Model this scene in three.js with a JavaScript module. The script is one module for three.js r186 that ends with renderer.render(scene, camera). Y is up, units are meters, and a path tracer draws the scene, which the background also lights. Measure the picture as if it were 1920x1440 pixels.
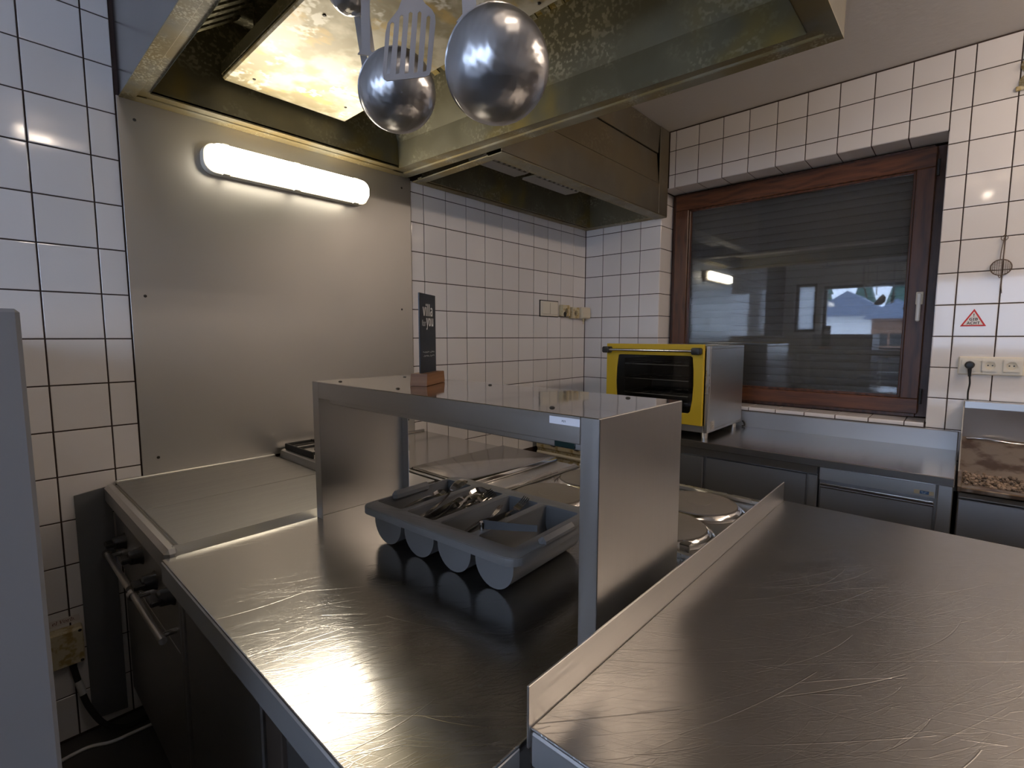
import * as THREE from 'three';
import { mergeGeometries, toCreasedNormals } from 'three/addons/utils/BufferGeometryUtils.js';
import { RectAreaLightUniformsLib } from 'three/addons/lights/RectAreaLightUniformsLib.js';

// ---------------------------------------------------------------- camera, sky, large lights, exposure
RectAreaLightUniformsLib.init();
const scene = new THREE.Scene();
const renderer = new THREE.WebGLRenderer({ antialias: true });
renderer.toneMapping = THREE.LinearToneMapping;
renderer.toneMappingExposure = 1.27;
renderer.shadowMap.enabled = true;

const camera = new THREE.PerspectiveCamera(75.674, 4 / 3, 0.02, 200);
camera.position.set(-3.1809, 1.3692, 2.1543);
camera.lookAt(-3.1809 + 0.735057, 1.3692 - 0.09579, 2.1543 - 0.671205);
camera.rotateZ(0.00087);
scene.add(camera);

const SKY = 6, TUBE = 24, CEIL = 48;                     // radiances: overcast sky, wall tube lamp, ceiling fittings
scene.background = new THREE.Color().setRGB(0.60, 0.73, 1.0);
scene.backgroundIntensity = SKY;

// ---------------------------------------------------------------- helpers
let seed = 20240611;
const rnd = () => { seed = (seed * 1664525 + 1013904223) >>> 0; return seed / 4294967296; };
const rr = (a, b) => a + (b - a) * rnd();
const V = (x, y, z) => new THREE.Vector3(x, y, z);
const C = (r, g, b) => new THREE.Color().setRGB(r, g, b);
const clamp = (x, a = 0, b = 1) => Math.min(b, Math.max(a, x));
const sm = (a, b, x) => { const t = clamp((x - a) / (b - a)); return t * t * (3 - 2 * t); };

function hash(x, y, s) { let h = (x * 374761393 + y * 668265263 + s * 1274126177) | 0; h = Math.imul(h ^ (h >>> 13), 1274126177); return ((h ^ (h >>> 16)) >>> 0) / 4294967296; }
function vn(x, y, px, py, s) {
  const xi = Math.floor(x), yi = Math.floor(y), fx = x - xi, fy = y - yi, u = fx * fx * (3 - 2 * fx), v = fy * fy * (3 - 2 * fy);
  const w = (a, p) => ((a % p) + p) % p, x0 = w(xi, px), x1 = w(xi + 1, px), y0 = w(yi, py), y1 = w(yi + 1, py);
  return (hash(x0, y0, s) * (1 - u) + hash(x1, y0, s) * u) * (1 - v) + (hash(x0, y1, s) * (1 - u) + hash(x1, y1, s) * u) * v;
}
function fbm(u, v, px, py, oct, s) { let a = 0, t = 0, k = 0.5; for (let o = 0; o < oct; o++) { a += k * vn(u * px, v * py, px, py, s + o * 17); t += k; k *= 0.55; px *= 2; py *= 2; } return a / t; }
function dataTex(n, fn, srgb, metres = 1, m = n) {
  const d = new Uint8Array(n * m * 4);
  for (let y = 0; y < m; y++) for (let x = 0; x < n; x++) {
    let c = fn(x / n, y / m); if (typeof c === 'number') c = [c, c, c];
    const i = (y * n + x) * 4; d[i] = clamp(c[0]) * 255; d[i + 1] = clamp(c[1]) * 255; d[i + 2] = clamp(c[2]) * 255; d[i + 3] = 255;
  }
  const t = new THREE.DataTexture(d, n, m, THREE.RGBAFormat);
  t.wrapS = t.wrapT = THREE.RepeatWrapping; t.magFilter = THREE.LinearFilter; t.minFilter = THREE.LinearMipmapLinearFilter; t.generateMipmaps = true;
  if (srgb) t.colorSpace = THREE.SRGBColorSpace;
  t.repeat.set(1 / metres, 1 / metres); t.needsUpdate = true; return t;
}
function canvasTex(w, h, draw, srgb = true, metres = 0) {
  const c = document.createElement('canvas'); c.width = w; c.height = h; draw(c.getContext('2d'), w, h);
  const t = new THREE.CanvasTexture(c); if (srgb) t.colorSpace = THREE.SRGBColorSpace;
  if (metres) { t.wrapS = t.wrapT = THREE.RepeatWrapping; t.repeat.set(1 / metres, 1 / metres); }
  t.anisotropy = 8; return t;
}
const mixc = (a, b, t) => a.map((v, i) => v + (b[i] - v) * t);

// geometry: everything becomes non-indexed with position, normal, uv (uv in metres, by the way each triangle faces)
function fin(g, flat = false) {
  if (g.index) g = g.toNonIndexed();
  for (const k of Object.keys(g.attributes)) if (!['position', 'normal'].includes(k)) g.deleteAttribute(k);
  if (flat || !g.attributes.normal) g.computeVertexNormals();
  const p = g.attributes.position, uv = new Float32Array(p.count * 2), a = V(), b = V(), c = V();
  for (let i = 0; i < p.count; i += 3) {
    a.fromBufferAttribute(p, i); b.fromBufferAttribute(p, i + 1); c.fromBufferAttribute(p, i + 2);
    const n = b.clone().sub(a).cross(c.clone().sub(a)), ax = Math.abs(n.x), ay = Math.abs(n.y), az = Math.abs(n.z);
    [a, b, c].forEach((q, j) => { const k = (i + j) * 2; if (ay >= ax && ay >= az) { uv[k] = q.x; uv[k + 1] = -q.z; } else if (ax >= az) { uv[k] = q.z; uv[k + 1] = q.y; } else { uv[k] = q.x; uv[k + 1] = q.y; } });
  }
  g.setAttribute('uv', new THREE.BufferAttribute(uv, 2));
  return g;
}
function fromTris(t) { const g = new THREE.BufferGeometry(); g.setAttribute('position', new THREE.Float32BufferAttribute(t, 3)); g.computeVertexNormals(); return fin(g); }
// chamfered box between two corners
function cb(x0, x1, y0, y1, z0, z1, b = 0.0015) {
  b = Math.min(b, (x1 - x0) * 0.45, (y1 - y0) * 0.45, (z1 - z0) * 0.45);
  const o = V((x0 + x1) / 2, (y0 + y1) / 2, (z0 + z1) / 2), h = V((x1 - x0) / 2, (y1 - y0) / 2, (z1 - z0) / 2), t = [];
  const P = (k, sx, sy, sz) => V(o.x + sx * (h.x - (k === 0 ? 0 : b)), o.y + sy * (h.y - (k === 1 ? 0 : b)), o.z + sz * (h.z - (k === 2 ? 0 : b)));
  const tri = (a, q, c) => { const n = q.clone().sub(a).cross(c.clone().sub(a)), m = a.clone().add(q).add(c).divideScalar(3).sub(o); if (n.dot(m) < 0) [q, c] = [c, q]; t.push(...a.toArray(), ...q.toArray(), ...c.toArray()); };
  const quad = (a, q, c, d) => { tri(a, q, c); tri(a, c, d); };
  for (const s of [-1, 1]) {
    quad(P(0, s, -1, -1), P(0, s, 1, -1), P(0, s, 1, 1), P(0, s, -1, 1));
    quad(P(1, -1, s, -1), P(1, 1, s, -1), P(1, 1, s, 1), P(1, -1, s, 1));
    quad(P(2, -1, -1, s), P(2, 1, -1, s), P(2, 1, 1, s), P(2, -1, 1, s));
    for (const r of [-1, 1]) {
      quad(P(0, s, r, -1), P(1, s, r, -1), P(1, s, r, 1), P(0, s, r, 1));
      quad(P(0, s, -1, r), P(2, s, -1, r), P(2, s, 1, r), P(0, s, 1, r));
      quad(P(1, -1, s, r), P(2, -1, s, r), P(2, 1, s, r), P(1, 1, s, r));
      for (const q of [-1, 1]) tri(P(0, s, r, q), P(1, s, r, q), P(2, s, r, q));
    }
  }
  return fromTris(t);
}
function cyl(p, q, r0, r1 = r0, seg = 20, open = false) {
  const a = V(...p), b = V(...q), g = new THREE.CylinderGeometry(r1, r0, a.distanceTo(b), seg, 1, open);
  g.applyQuaternion(new THREE.Quaternion().setFromUnitVectors(V(0, 1, 0), b.clone().sub(a).normalize())); g.translate((a.x + b.x) / 2, (a.y + b.y) / 2, (a.z + b.z) / 2);
  return fin(g);
}
function tube(pts, r, n = 32, seg = 8, closed = false) { return fin(new THREE.TubeGeometry(new THREE.CatmullRomCurve3(pts.map((p) => V(...p)), closed, 'catmullrom', 0.5), n, r, seg, closed)); }
// a lathe about an axis through o; profile = [radius, height] pairs
function lathe(prof, o, dir = [0, 1, 0], seg = 32) {
  let g = new THREE.LatheGeometry(prof.map(([r, y]) => new THREE.Vector2(Math.max(r, 0.00001), y)), seg);
  g.applyQuaternion(new THREE.Quaternion().setFromUnitVectors(V(0, 1, 0), V(...dir).normalize())); g.translate(...o);
  g = g.toNonIndexed(); return fin(toCreasedNormals(g, 0.6));
}
// a closed outline pushed along an axis: x -> (z, y), y -> (x, z), z -> (x, y)
function prism(pts, axis, a0, a1, holes = [], bevel = 0, crease = 0.5) {
  const s = new THREE.Shape(pts.map(([u, v]) => new THREE.Vector2(u, v)));
  for (const h of holes) s.holes.push(new THREE.Path(h.map(([u, v]) => new THREE.Vector2(u, v))));
  let g = new THREE.ExtrudeGeometry(s, { depth: a1 - a0 - 2 * bevel, bevelEnabled: bevel > 0, bevelSize: bevel, bevelThickness: bevel, bevelOffset: -bevel, bevelSegments: 2, curveSegments: 8 });
  g.translate(0, 0, a0 + bevel);
  const p = g.attributes.position;
  for (let i = 0; i < p.count; i++) { const u = p.getX(i), v = p.getY(i), w = p.getZ(i); if (axis === 'x') p.setXYZ(i, w, v, u); else if (axis === 'y') p.setXYZ(i, u, w, v); }
  if (g.index) g = g.toNonIndexed();
  if (axis !== 'z') { const a = g.attributes.position.array; for (let i = 0; i < a.length; i += 9) for (let k = 0; k < 3; k++) [a[i + 3 + k], a[i + 6 + k]] = [a[i + 6 + k], a[i + 3 + k]]; }
  g.deleteAttribute('uv'); g.computeVertexNormals();
  return fin(toCreasedNormals(g, crease));
}
// a flat bar swept along points; side = direction of its width
function strip(pts, wid, th, side, n = 20) {
  const c = new THREE.CatmullRomCurve3(pts.map((p) => V(...p))), t = [], ring = [], S0 = V(...side).normalize();
  for (let i = 0; i <= n; i++) {
    const u = i / n, o = c.getPoint(u), T = c.getTangent(u), S = S0.clone().addScaledVector(T, -S0.dot(T)).normalize(), N = T.clone().cross(S).normalize(), w = (typeof wid === 'function' ? wid(u) : wid) / 2, h = (typeof th === 'function' ? th(u) : th) / 2;
    ring.push([[-1, -1], [1, -1], [1, 1], [-1, 1]].map(([a, b]) => o.clone().addScaledVector(S, a * w).addScaledVector(N, b * h)));
  }
  const q = (a, b, d, e) => t.push(...a.toArray(), ...b.toArray(), ...d.toArray(), ...a.toArray(), ...d.toArray(), ...e.toArray());
  for (let i = 0; i < n; i++) for (let k = 0; k < 4; k++) { const m = (k + 1) % 4; q(ring[i][k], ring[i][m], ring[i + 1][m], ring[i + 1][k]); }
  q(ring[0][3], ring[0][2], ring[0][1], ring[0][0]); q(ring[n][0], ring[n][1], ring[n][2], ring[n][3]);
  const g = new THREE.BufferGeometry(); g.setAttribute('position', new THREE.Float32BufferAttribute(t, 3)); g.computeVertexNormals();
  return fin(toCreasedNormals(g, 0.5));
}
function grid(fn, nu, nv) {
  const t = [], P = (i, j) => fn(i / nu, j / nv);
  for (let i = 0; i < nu; i++) for (let j = 0; j < nv; j++) { const a = P(i, j), b = P(i + 1, j), c = P(i + 1, j + 1), d = P(i, j + 1); t.push(...a, ...b, ...c, ...a, ...c, ...d); }
  const g = new THREE.BufferGeometry(); g.setAttribute('position', new THREE.Float32BufferAttribute(t, 3)); g.computeVertexNormals();
  return fin(toCreasedNormals(g, 1.2));
}
const used = {};
function numbered(n) { if (!(n in used)) { used[n] = 0; return n; } used[n]++; return `${n}_${String(used[n]).padStart(3, '0')}`; }
function shadows(o) { o.castShadow = true; o.receiveShadow = true; return o; }
function thing(name, label, category, base = [0, 0, 0], group, kind) {
  const o = new THREE.Group(); o.name = numbered(name); o.position.set(...base); scene.add(o);
  o.userData = { label, category }; if (group) o.userData.group = group; if (kind) o.userData.kind = kind; return o;
}
// a part given in world coordinates, put under a thing (or a part) that has no turn
function part(name, geos, mat, parent, label) {
  const g = Array.isArray(geos) ? (geos.length > 1 ? mergeGeometries(geos) : geos[0]) : geos, w = V();
  for (let p = parent; p && p !== scene; p = p.parent) w.add(p.position);
  g.translate(-w.x, -w.y, -w.z);
  const m = shadows(new THREE.Mesh(g, mat)); m.name = name; if (label) m.userData.label = label; parent.add(m); return m;
}
function solo(name, geos, mat, label, category, group, base) {   // a thing of one mesh
  const g = Array.isArray(geos) ? (geos.length > 1 ? mergeGeometries(geos) : geos[0]) : geos;
  if (!base) { g.computeBoundingBox(); const b = g.boundingBox; base = [(b.min.x + b.max.x) / 2, b.min.y, (b.min.z + b.max.z) / 2]; }
  g.translate(-base[0], -base[1], -base[2]);
  const m = shadows(new THREE.Mesh(g, mat)); m.name = numbered(name); m.position.set(...base); m.userData = { label, category }; if (group) m.userData.group = group; scene.add(m); return m;
}
function struct(name, geos, mat, label) {
  const g = Array.isArray(geos) ? (geos.length > 1 ? mergeGeometries(geos) : geos[0]) : geos;
  const m = shadows(new THREE.Mesh(g, mat)); m.name = name; m.userData = { kind: 'structure', label, category: name.split('_')[0] }; scene.add(m); return m;
}
// a printed flat face from its lower left corner, along u and v, 0..1 uv
function print(name, o, u, v, mat, parent) {
  const a = V(...o), U = V(...u), W = V(...v), g = new THREE.BufferGeometry(), b = a.clone().add(U), c = b.clone().add(W), d = a.clone().add(W);
  g.setAttribute('position', new THREE.Float32BufferAttribute([...a.toArray(), ...b.toArray(), ...c.toArray(), ...a.toArray(), ...c.toArray(), ...d.toArray()], 3));
  g.setAttribute('uv', new THREE.Float32BufferAttribute([0, 0, 1, 0, 1, 1, 0, 0, 1, 1, 0, 1], 2)); g.computeVertexNormals();
  return part(name, g, mat, parent);
}

// ---------------------------------------------------------------- textures and materials
const nSmudge = dataTex(256, (u, v) => 0.42 + 0.2 * fbm(u, v, 4, 4, 5, 3), false, 0.9);
const nFine = dataTex(256, (u, v) => fbm(u, v, 40, 40, 3, 9), false, 0.5);
function brushed(along, s) { return dataTex(512, (u, v) => { const a = along ? [u, v] : [v, u]; return 0.34 + 0.16 * fbm(a[0], a[1], 5, 190, 3, s) + 0.07 * fbm(u, v, 3, 3, 5, s + 11); }, false, 0.7); }
const brushU = brushed(true, 21), brushV = brushed(false, 31);
function scratched(s0, n, dirA, spread, swirl) {   // fine lines of wiping and cutting on a steel worktop
  return canvasTex(2048, 2048, (g, w, h) => {
    g.fillStyle = 'rgb(128,128,128)'; g.fillRect(0, 0, w, h); seed = s0;
    for (let i = 0; i < n; i++) {
      const big = i % 26 === 0, l = rr(40, 330) * (big ? 2 : 1), a = dirA + rr(-spread, spread), x = rr(0, w), y = rr(0, h), k = rr(-swirl * 0.3, swirl), dark = rnd() < 0.5;
      g.strokeStyle = `rgba(${dark ? '30,30,30' : '240,240,240'},${big ? rr(0.3, 0.7) : rr(0.08, 0.36)})`; g.lineWidth = big ? rr(1.4, 2.6) : rr(0.7, 1.5);
      for (const ox of [0, -w, w]) for (const oy of [0, -h, h]) {
        if (x + ox < -700 || x + ox > w + 700 || y + oy < -700 || y + oy > h + 700) continue;
        const x1 = x + ox + Math.cos(a) * l, y1 = y + oy + Math.sin(a) * l;
        g.beginPath(); g.moveTo(x + ox, y + oy); g.quadraticCurveTo((x + ox + x1) / 2 - Math.sin(a) * l * k, (y + oy + y1) / 2 + Math.cos(a) * l * k, x1, y1); g.stroke();
      }
    }
  }, false, 1.1);
}
const scratchA = scratched(77, 5200, 0.55, 0.5, 0.22), scratchB = scratched(99, 5200, 0.78, 0.42, 0.2);
const roughCounter = dataTex(512, (u, v) => 0.15 + 0.07 * fbm(u, v, 3, 3, 6, 41) + 0.04 * fbm(u, v, 60, 60, 2, 47), false, 1.7);
const std = (o) => new THREE.MeshStandardMaterial(o), phy = (o) => new THREE.MeshPhysicalMaterial(o);
const steel = (r, o = {}) => phy({ color: C(0.60, 0.585, 0.565), metalness: 1, roughness: r, ...o });
const M = {
  topA: steel(1, { roughnessMap: roughCounter, bumpMap: scratchA, bumpScale: 0.0005, color: C(0.46, 0.452, 0.435) }),
  topB: steel(1, { roughnessMap: dataTex(512, (u, v) => 0.27 + 0.09 * fbm(u, v, 3, 3, 6, 43) + 0.06 * fbm(u, v, 60, 60, 2, 49), false, 1.7), bumpMap: scratchB, bumpScale: 0.0008, color: C(0.40, 0.388, 0.372) }),
  deck: steel(1, { roughnessMap: brushU, bumpMap: scratchA, bumpScale: 0.0004, color: C(0.34, 0.332, 0.315) }),
  steelU: steel(0.8, { roughnessMap: brushU }), steelV: steel(0.8, { roughnessMap: brushV }),
  panel: steel(1, { roughnessMap: dataTex(256, (u, v) => 0.40 + 0.10 * fbm(u, v, 6, 6, 5, 71), false, 0.8), color: C(0.52, 0.505, 0.475) }),
  darkSteel: std({ color: C(0.035, 0.034, 0.033), metalness: 0.2, roughness: 0.5 }), upstand: steel(0.5, { color: C(0.40, 0.40, 0.40) }), semi: steel(0.14, { color: C(0.52, 0.505, 0.48) }),
  polish: steel(0.07, { bumpMap: dataTex(256, (u, v) => fbm(u, v, 3, 3, 3, 201), false, 0.9), bumpScale: 0.0016 }),
  shiny: steel(0.16), satin: steel(0.3, { roughnessMap: nSmudge, roughness: 0.55 }), mirror: steel(0.22, { color: C(0.62, 0.61, 0.60) }),
  cabinet: steel(0.42, { color: C(0.44, 0.43, 0.425) }), edge: steel(0.55, { color: C(0.58, 0.58, 0.58) }), brownPost: std({ color: C(0.07, 0.052, 0.04), roughness: 0.6 }),   ladle: steel(0.66, { roughnessMap: nSmudge, color: C(0.50, 0.50, 0.51) }), matt: steel(0.5, { color: C(0.42, 0.425, 0.45) }),
  iron: std({ color: C(0.17, 0.15, 0.13), metalness: 0.15, roughness: 0.62, bumpMap: nFine, bumpScale: 0.0003 }),
  black: std({ color: C(0.015, 0.015, 0.016), roughness: 0.4 }), rubber: std({ color: C(0.02, 0.02, 0.02), roughness: 0.75 }),
  dark: std({ color: C(0.03, 0.028, 0.026), roughness: 0.8 }), screw: std({ color: C(0.05, 0.045, 0.04), metalness: 0.6, roughness: 0.5 }),
  grout: std({ color: C(0.055, 0.036, 0.03), roughness: 0.95, bumpMap: nFine, bumpScale: 0.0006 }),
  plaster: std({ color: C(0.74, 0.70, 0.655), roughness: 0.95, bumpMap: dataTex(512, (u, v) => fbm(u, v, 34, 34, 4, 55), false, 0.8), bumpScale: 0.001 }),
  wallPaint: std({ color: C(0.66, 0.63, 0.60), roughness: 0.9 }),
  floor: std({ color: C(0.07, 0.065, 0.06), roughness: 0.5, bumpMap: nSmudge, bumpScale: 0.0006 }),
  cream: std({ color: C(0.74, 0.66, 0.50), roughness: 0.45 }), creamOld: std({ map: dataTex(128, (u, v) => mixc([0.83, 0.78, 0.64], [0.68, 0.58, 0.36], sm(0.5, 0.75, fbm(u, v, 5, 5, 4, 61))), true, 0.12), roughness: 0.5 }),
  white: std({ color: C(0.8, 0.79, 0.77), roughness: 0.35 }), ivory: std({ color: C(0.76, 0.70, 0.58), roughness: 0.4 }),
  yellow: std({ color: C(0.60, 0.40, 0.012), roughness: 0.42 }), tray: std({ color: C(0.162, 0.162, 0.162), roughness: 0.42 }),
  fridge: std({ color: C(0.22, 0.23, 0.255), roughness: 0.5, bumpMap: nFine, bumpScale: 0.0002 }),
  greyPlate: std({ color: C(0.17, 0.175, 0.18), metalness: 0.3, roughness: 0.5 }),
  ovenGlass: phy({ color: C(0.62, 0.62, 0.62), roughness: 0.03, transmission: 1, thickness: 0, ior: 1.5 }),
  pane: phy({ color: C(0.97, 0.98, 0.98), roughness: 0.035, roughnessMap: dataTex(256, (u, v) => 0.55 + 0.45 * sm(0.35, 0.7, fbm(u, v, 5, 5, 5, 81)), false, 0.9), transmission: 0.975, thickness: 0, ior: 1.52 }),
  clear: phy({ color: C(0.98, 0.99, 1), roughness: 0.0, transmission: 1, thickness: 0, ior: 1.5 }),
  frosted: phy({ color: C(0.92, 0.94, 0.96), roughness: 0.8, transmission: 0.7, thickness: 0 }),
  shutter: std({ color: C(0.03, 0.028, 0.026), roughness: 0.6 }),
  stone: std({ color: C(0.16, 0.12, 0.09), roughness: 0.95 }), stainedSteel: std({ map: dataTex(256, (u, v) => mixc([0.50, 0.44, 0.38], [0.30, 0.22, 0.15], sm(0.4, 0.7, fbm(u, v, 6, 6, 5, 63))), true, 0.4), metalness: 0.6, roughness: 0.42 }),
};
const woodMap = (a, b, s, along) => dataTex(512, (u, v) => { const [p, q] = along ? [u, v] : [v, u]; const w = q * 9 + 1.6 * fbm(p, q, 2, 5, 4, s); const ring = 0.5 + 0.5 * Math.sin(w * 6.283); return mixc(a, b, clamp(0.55 * ring * fbm(p, q, 3, 30, 3, s + 2) * 1.5 + 0.45 * fbm(p, q, 4, 160, 2, s + 4))); }, true, 0.45);
M.woodH = std({ map: woodMap([0.47, 0.285, 0.165], [0.24, 0.13, 0.075], 91, true), roughness: 0.4 });
M.woodV = std({ map: woodMap([0.42, 0.25, 0.15], [0.21, 0.12, 0.07], 95, false), roughness: 0.4 });
M.woodDark = std({ color: C(0.035, 0.022, 0.016), roughness: 0.5 });
M.oak = std({ map: woodMap([0.56, 0.40, 0.27], [0.42, 0.28, 0.17], 97, true), roughness: 0.55 });
// greasy, stained sheet of the hoods: dull metal, yellow grease, pale rubbed patches
const grimeMap = (base, grease, pale, s, amt, metres) => dataTex(512, (u, v) => {
  let c = mixc(base, mixc(base, [0, 0, 0], 0.45), fbm(u, v, 3, 3, 5, s) * 0.8);
  c = mixc(c, grease, amt * sm(0.40, 0.70, fbm(u, v, 3, 3, 4, s + 20)) * (0.7 + 0.3 * fbm(u, v, 20, 20, 3, s + 24)));
  c = mixc(c, pale, 0.55 * sm(0.42, 0.66, fbm(u, v, 3, 4, 4, s + 40)) * sm(0.50, 0.70, fbm(u, v, 100, 100, 2, s + 44)));
  return c;
}, true, metres);
const hoodRough = dataTex(256, (u, v) => 0.35 + 0.4 * fbm(u, v, 6, 6, 5, 115), false, 0.6);
M.hoodIn = std({ map: grimeMap([0.50, 0.48, 0.38], [0.56, 0.46, 0.16], [0.76, 0.73, 0.64], 101, 0.9, 0.9), metalness: 0.3, roughness: 1, roughnessMap: hoodRough });
M.hoodRim = std({ map: grimeMap([0.64, 0.615, 0.53], [0.54, 0.46, 0.27], [0.88, 0.85, 0.76], 121, 0.8, 0.45), metalness: 0.25, roughness: 1, roughnessMap: hoodRough });
M.hoodOut = steel(0.45, { color: C(0.32, 0.33, 0.35), roughnessMap: nSmudge });
M.hoodFace = std({ map: grimeMap([0.47, 0.44, 0.375], [0.42, 0.36, 0.24], [0.56, 0.53, 0.46], 161, 0.6, 0.9), metalness: 0.25, roughness: 0.5 });
M.hoodPlate = std({ map: dataTex(512, (u, v) => {
  let c = mixc([0.80, 0.77, 0.68], [0.60, 0.56, 0.44], sm(0.4, 0.65, fbm(u, v, 6, 6, 5, 171)));
  c = mixc(c, [0.80, 0.66, 0.36], 0.6 * sm(0.58, 0.74, fbm(u, v, 5, 9, 5, 175)));
  return mixc(c, [0.93, 0.92, 0.88], 0.8 * sm(0.56, 0.66, fbm(u, v, 8, 8, 6, 179)) * sm(0.3, 0.6, fbm(u, v, 50, 50, 2, 181)));
}, true, 0.75), metalness: 0.15, roughness: 0.5 });
// glazed tiles: three near-alike tones of the same glaze
const glaze = dataTex(128, (u, v) => 0.045 + 0.05 * fbm(u, v, 6, 6, 4, 191), false, 0.2);
M.tile = [0, 1, 2].map((i) => std({ color: C(0.785 - i * 0.018, 0.745 - i * 0.018, 0.715 - i * 0.02), roughness: 1, roughnessMap: glaze }));
M.grime = M.dark;

// ---------------------------------------------------------------- room shell (grout-coloured slabs carrying single tiles)
const H = 2.70;
const X0 = -5.2, Z1 = 5.2;
struct('floor', cb(X0 - 0.3, 0.4, -0.15, 0, -0.3, Z1 + 0.3, 0), M.floor, 'dark worn kitchen floor');
struct('ceiling', cb(X0 - 0.3, 0.4, H, H + 0.2, -0.3, Z1 + 0.3, 0), M.plaster, 'roughcast greyish ceiling');
const wallBack = struct('wall_back', cb(X0, 0.0, 0, H, -0.25, -0.0035, 0), M.grout, 'white tiled wall behind the stove');
const W = { z0: 0.60, z1: 2.034, y0: 0.94, y1: 2.338 };     // opening of the window in the right wall
const wallRight = struct('wall_right', [cb(0.0035, 0.38, 0, W.y0 - 0.003, -0.25, Z1, 0), cb(0.0035, 0.38, W.y1 + 0.003, H, -0.25, Z1, 0), cb(0.0035, 0.38, W.y0 - 0.003, W.y1 + 0.003, -0.25, W.z0 - 0.003, 0), cb(0.0035, 0.38, W.y0 - 0.003, W.y1 + 0.003, W.z1 + 0.003, Z1, 0)], M.grout, 'white tiled wall with the brown window');
const W2 = { z0: 0.52, z1: 3.2, y0: 1.17, y1: 2.13 }, W3 = { z0: 0.14, z1: 0.44, y0: 1.44, y1: 2.18 };
{
  const b = (y0, y1, z0, z1) => cb(X0 - 0.28, X0, y0, y1, z0, z1, 0);
  struct('wall_left', [b(0, W2.y0, -0.25, Z1), b(W3.y1, H, -0.25, Z1), b(W2.y0, W3.y1, W2.z1, Z1), b(W2.y1, W3.y1, W2.z0, W2.z1), b(W2.y0, W3.y1, W3.z1, W2.z0), b(W2.y0, W3.y1, -0.25, W3.z0), b(W2.y0, W3.y0, W3.z0, W3.z1)], M.wallPaint, 'plain wall with the daylight window');
  struct('wall_front', cb(X0, 0.38, 0, H, Z1, Z1 + 0.25, 0), M.wallPaint, 'plain wall behind the photographer');
}
// one tile: slab with a rounded rim, lying in the x-y plane, face towards +z
const tileGeos = {};
function tileGeo(w, h) {
  const k = `${w.toFixed(3)}_${h.toFixed(3)}`; if (tileGeos[k]) return tileGeos[k];
  const a = w / 2, b = h / 2, t = [], R = [[0, -0.004], [0, -0.0009], [0.0009, -0.0002], [0.0024, 0]];
  const c = (i, x, y) => [x * (a - R[i][0]), y * (b - R[i][0]), R[i][1]], K = [[-1, -1], [1, -1], [1, 1], [-1, 1]];
  for (let i = 0; i < 3; i++) for (let j = 0; j < 4; j++) { const [p, q] = [K[j], K[(j + 1) % 4]], A = c(i, ...p), B = c(i, ...q), D = c(i + 1, ...q), E = c(i + 1, ...p); t.push(...A, ...B, ...D, ...A, ...D, ...E); }
  const [A, B, D, E] = K.map((p) => c(3, ...p)); t.push(...A, ...B, ...D, ...A, ...D, ...E);
  return (tileGeos[k] = fromTris(t));
}
const GAP = 0.0044;
function tile(parent, o, w, h, turn) {
  const m = shadows(new THREE.Mesh(tileGeo(w - GAP, h - GAP), M.tile[Math.floor(rnd() * 3)])); m.name = 'tile'; m.position.set(...o);
  m.rotation.set(0, 0, 0); const q = new THREE.Quaternion().setFromEuler(new THREE.Euler(...turn)), j = new THREE.Quaternion().setFromEuler(new THREE.Euler(rr(-0.004, 0.004), rr(-0.004, 0.004), rr(-0.002, 0.002)));
  m.quaternion.copy(q.multiply(j)); parent.add(m);
}
seed = 5150;
const rowsOf = (y0, y1, off) => { const a = [y0]; for (let k = -12; k < 14; k++) { const y = off + 0.15 * k; if (y > y0 + 0.012 && y < y1 - 0.012) a.push(y); } a.push(y1); return a; };
function field(parent, us, vs, at, turn) { for (let i = 0; i + 1 < us.length; i++) for (let j = 0; j + 1 < vs.length; j++) tile(parent, at((us[i] + us[i + 1]) / 2, (vs[j] + vs[j + 1]) / 2), us[i + 1] - us[i], vs[j + 1] - vs[j], turn); }
// back wall, right of the steel sheet
{ const xs = [-1.598]; for (let k = 9; k >= 0; k--) xs.push(-(0.1536 + 0.1511 * k)); xs.push(-0.001);
  field(wallBack, xs, rowsOf(0.61, 2.165, 1.36), (x, y) => [x, y, 0], [0, 0, 0]); }
// back wall, left of the steel sheet
field(wallBack, [-3.466, -3.3165, -3.167, -3.0174, -2.868, -2.794], rowsOf(0.01, 2.69, 1.36), (x, y) => [x, y, 0], [0, 0, 0]);
field(wallBack, [-4.213, -4.0637, -3.9142, -3.7648, -3.6154, -3.466], rowsOf(1.21, 2.69, 1.36), (x, y) => [x, y, 0], [0, 0, 0]);
// right wall: beside the hood, above the window, beyond the window
const faceX = [0, -Math.PI / 2, 0];
field(wallRight, [0.001, 0.1514, 0.301, 0.4505, 0.600], rowsOf(0.76, 2.16, 1.36), (z, y) => [0, y, z], faceX);
{ const zs = [0.645]; for (let k = 0; k < 10; k++) zs.push(0.6875 + 0.1496 * k); field(wallRight, zs, [2.338, 2.421, 2.571, 2.694], (z, y) => [0, y, z], faceX); }
field(wallRight, [2.034, 2.1077, 2.2573, 2.4069, 2.5565, 2.7061, 2.8557, 3.0053, 3.1549], rowsOf(0.62, 2.694, 1.371), (z, y) => [0, y, z], faceX);
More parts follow.
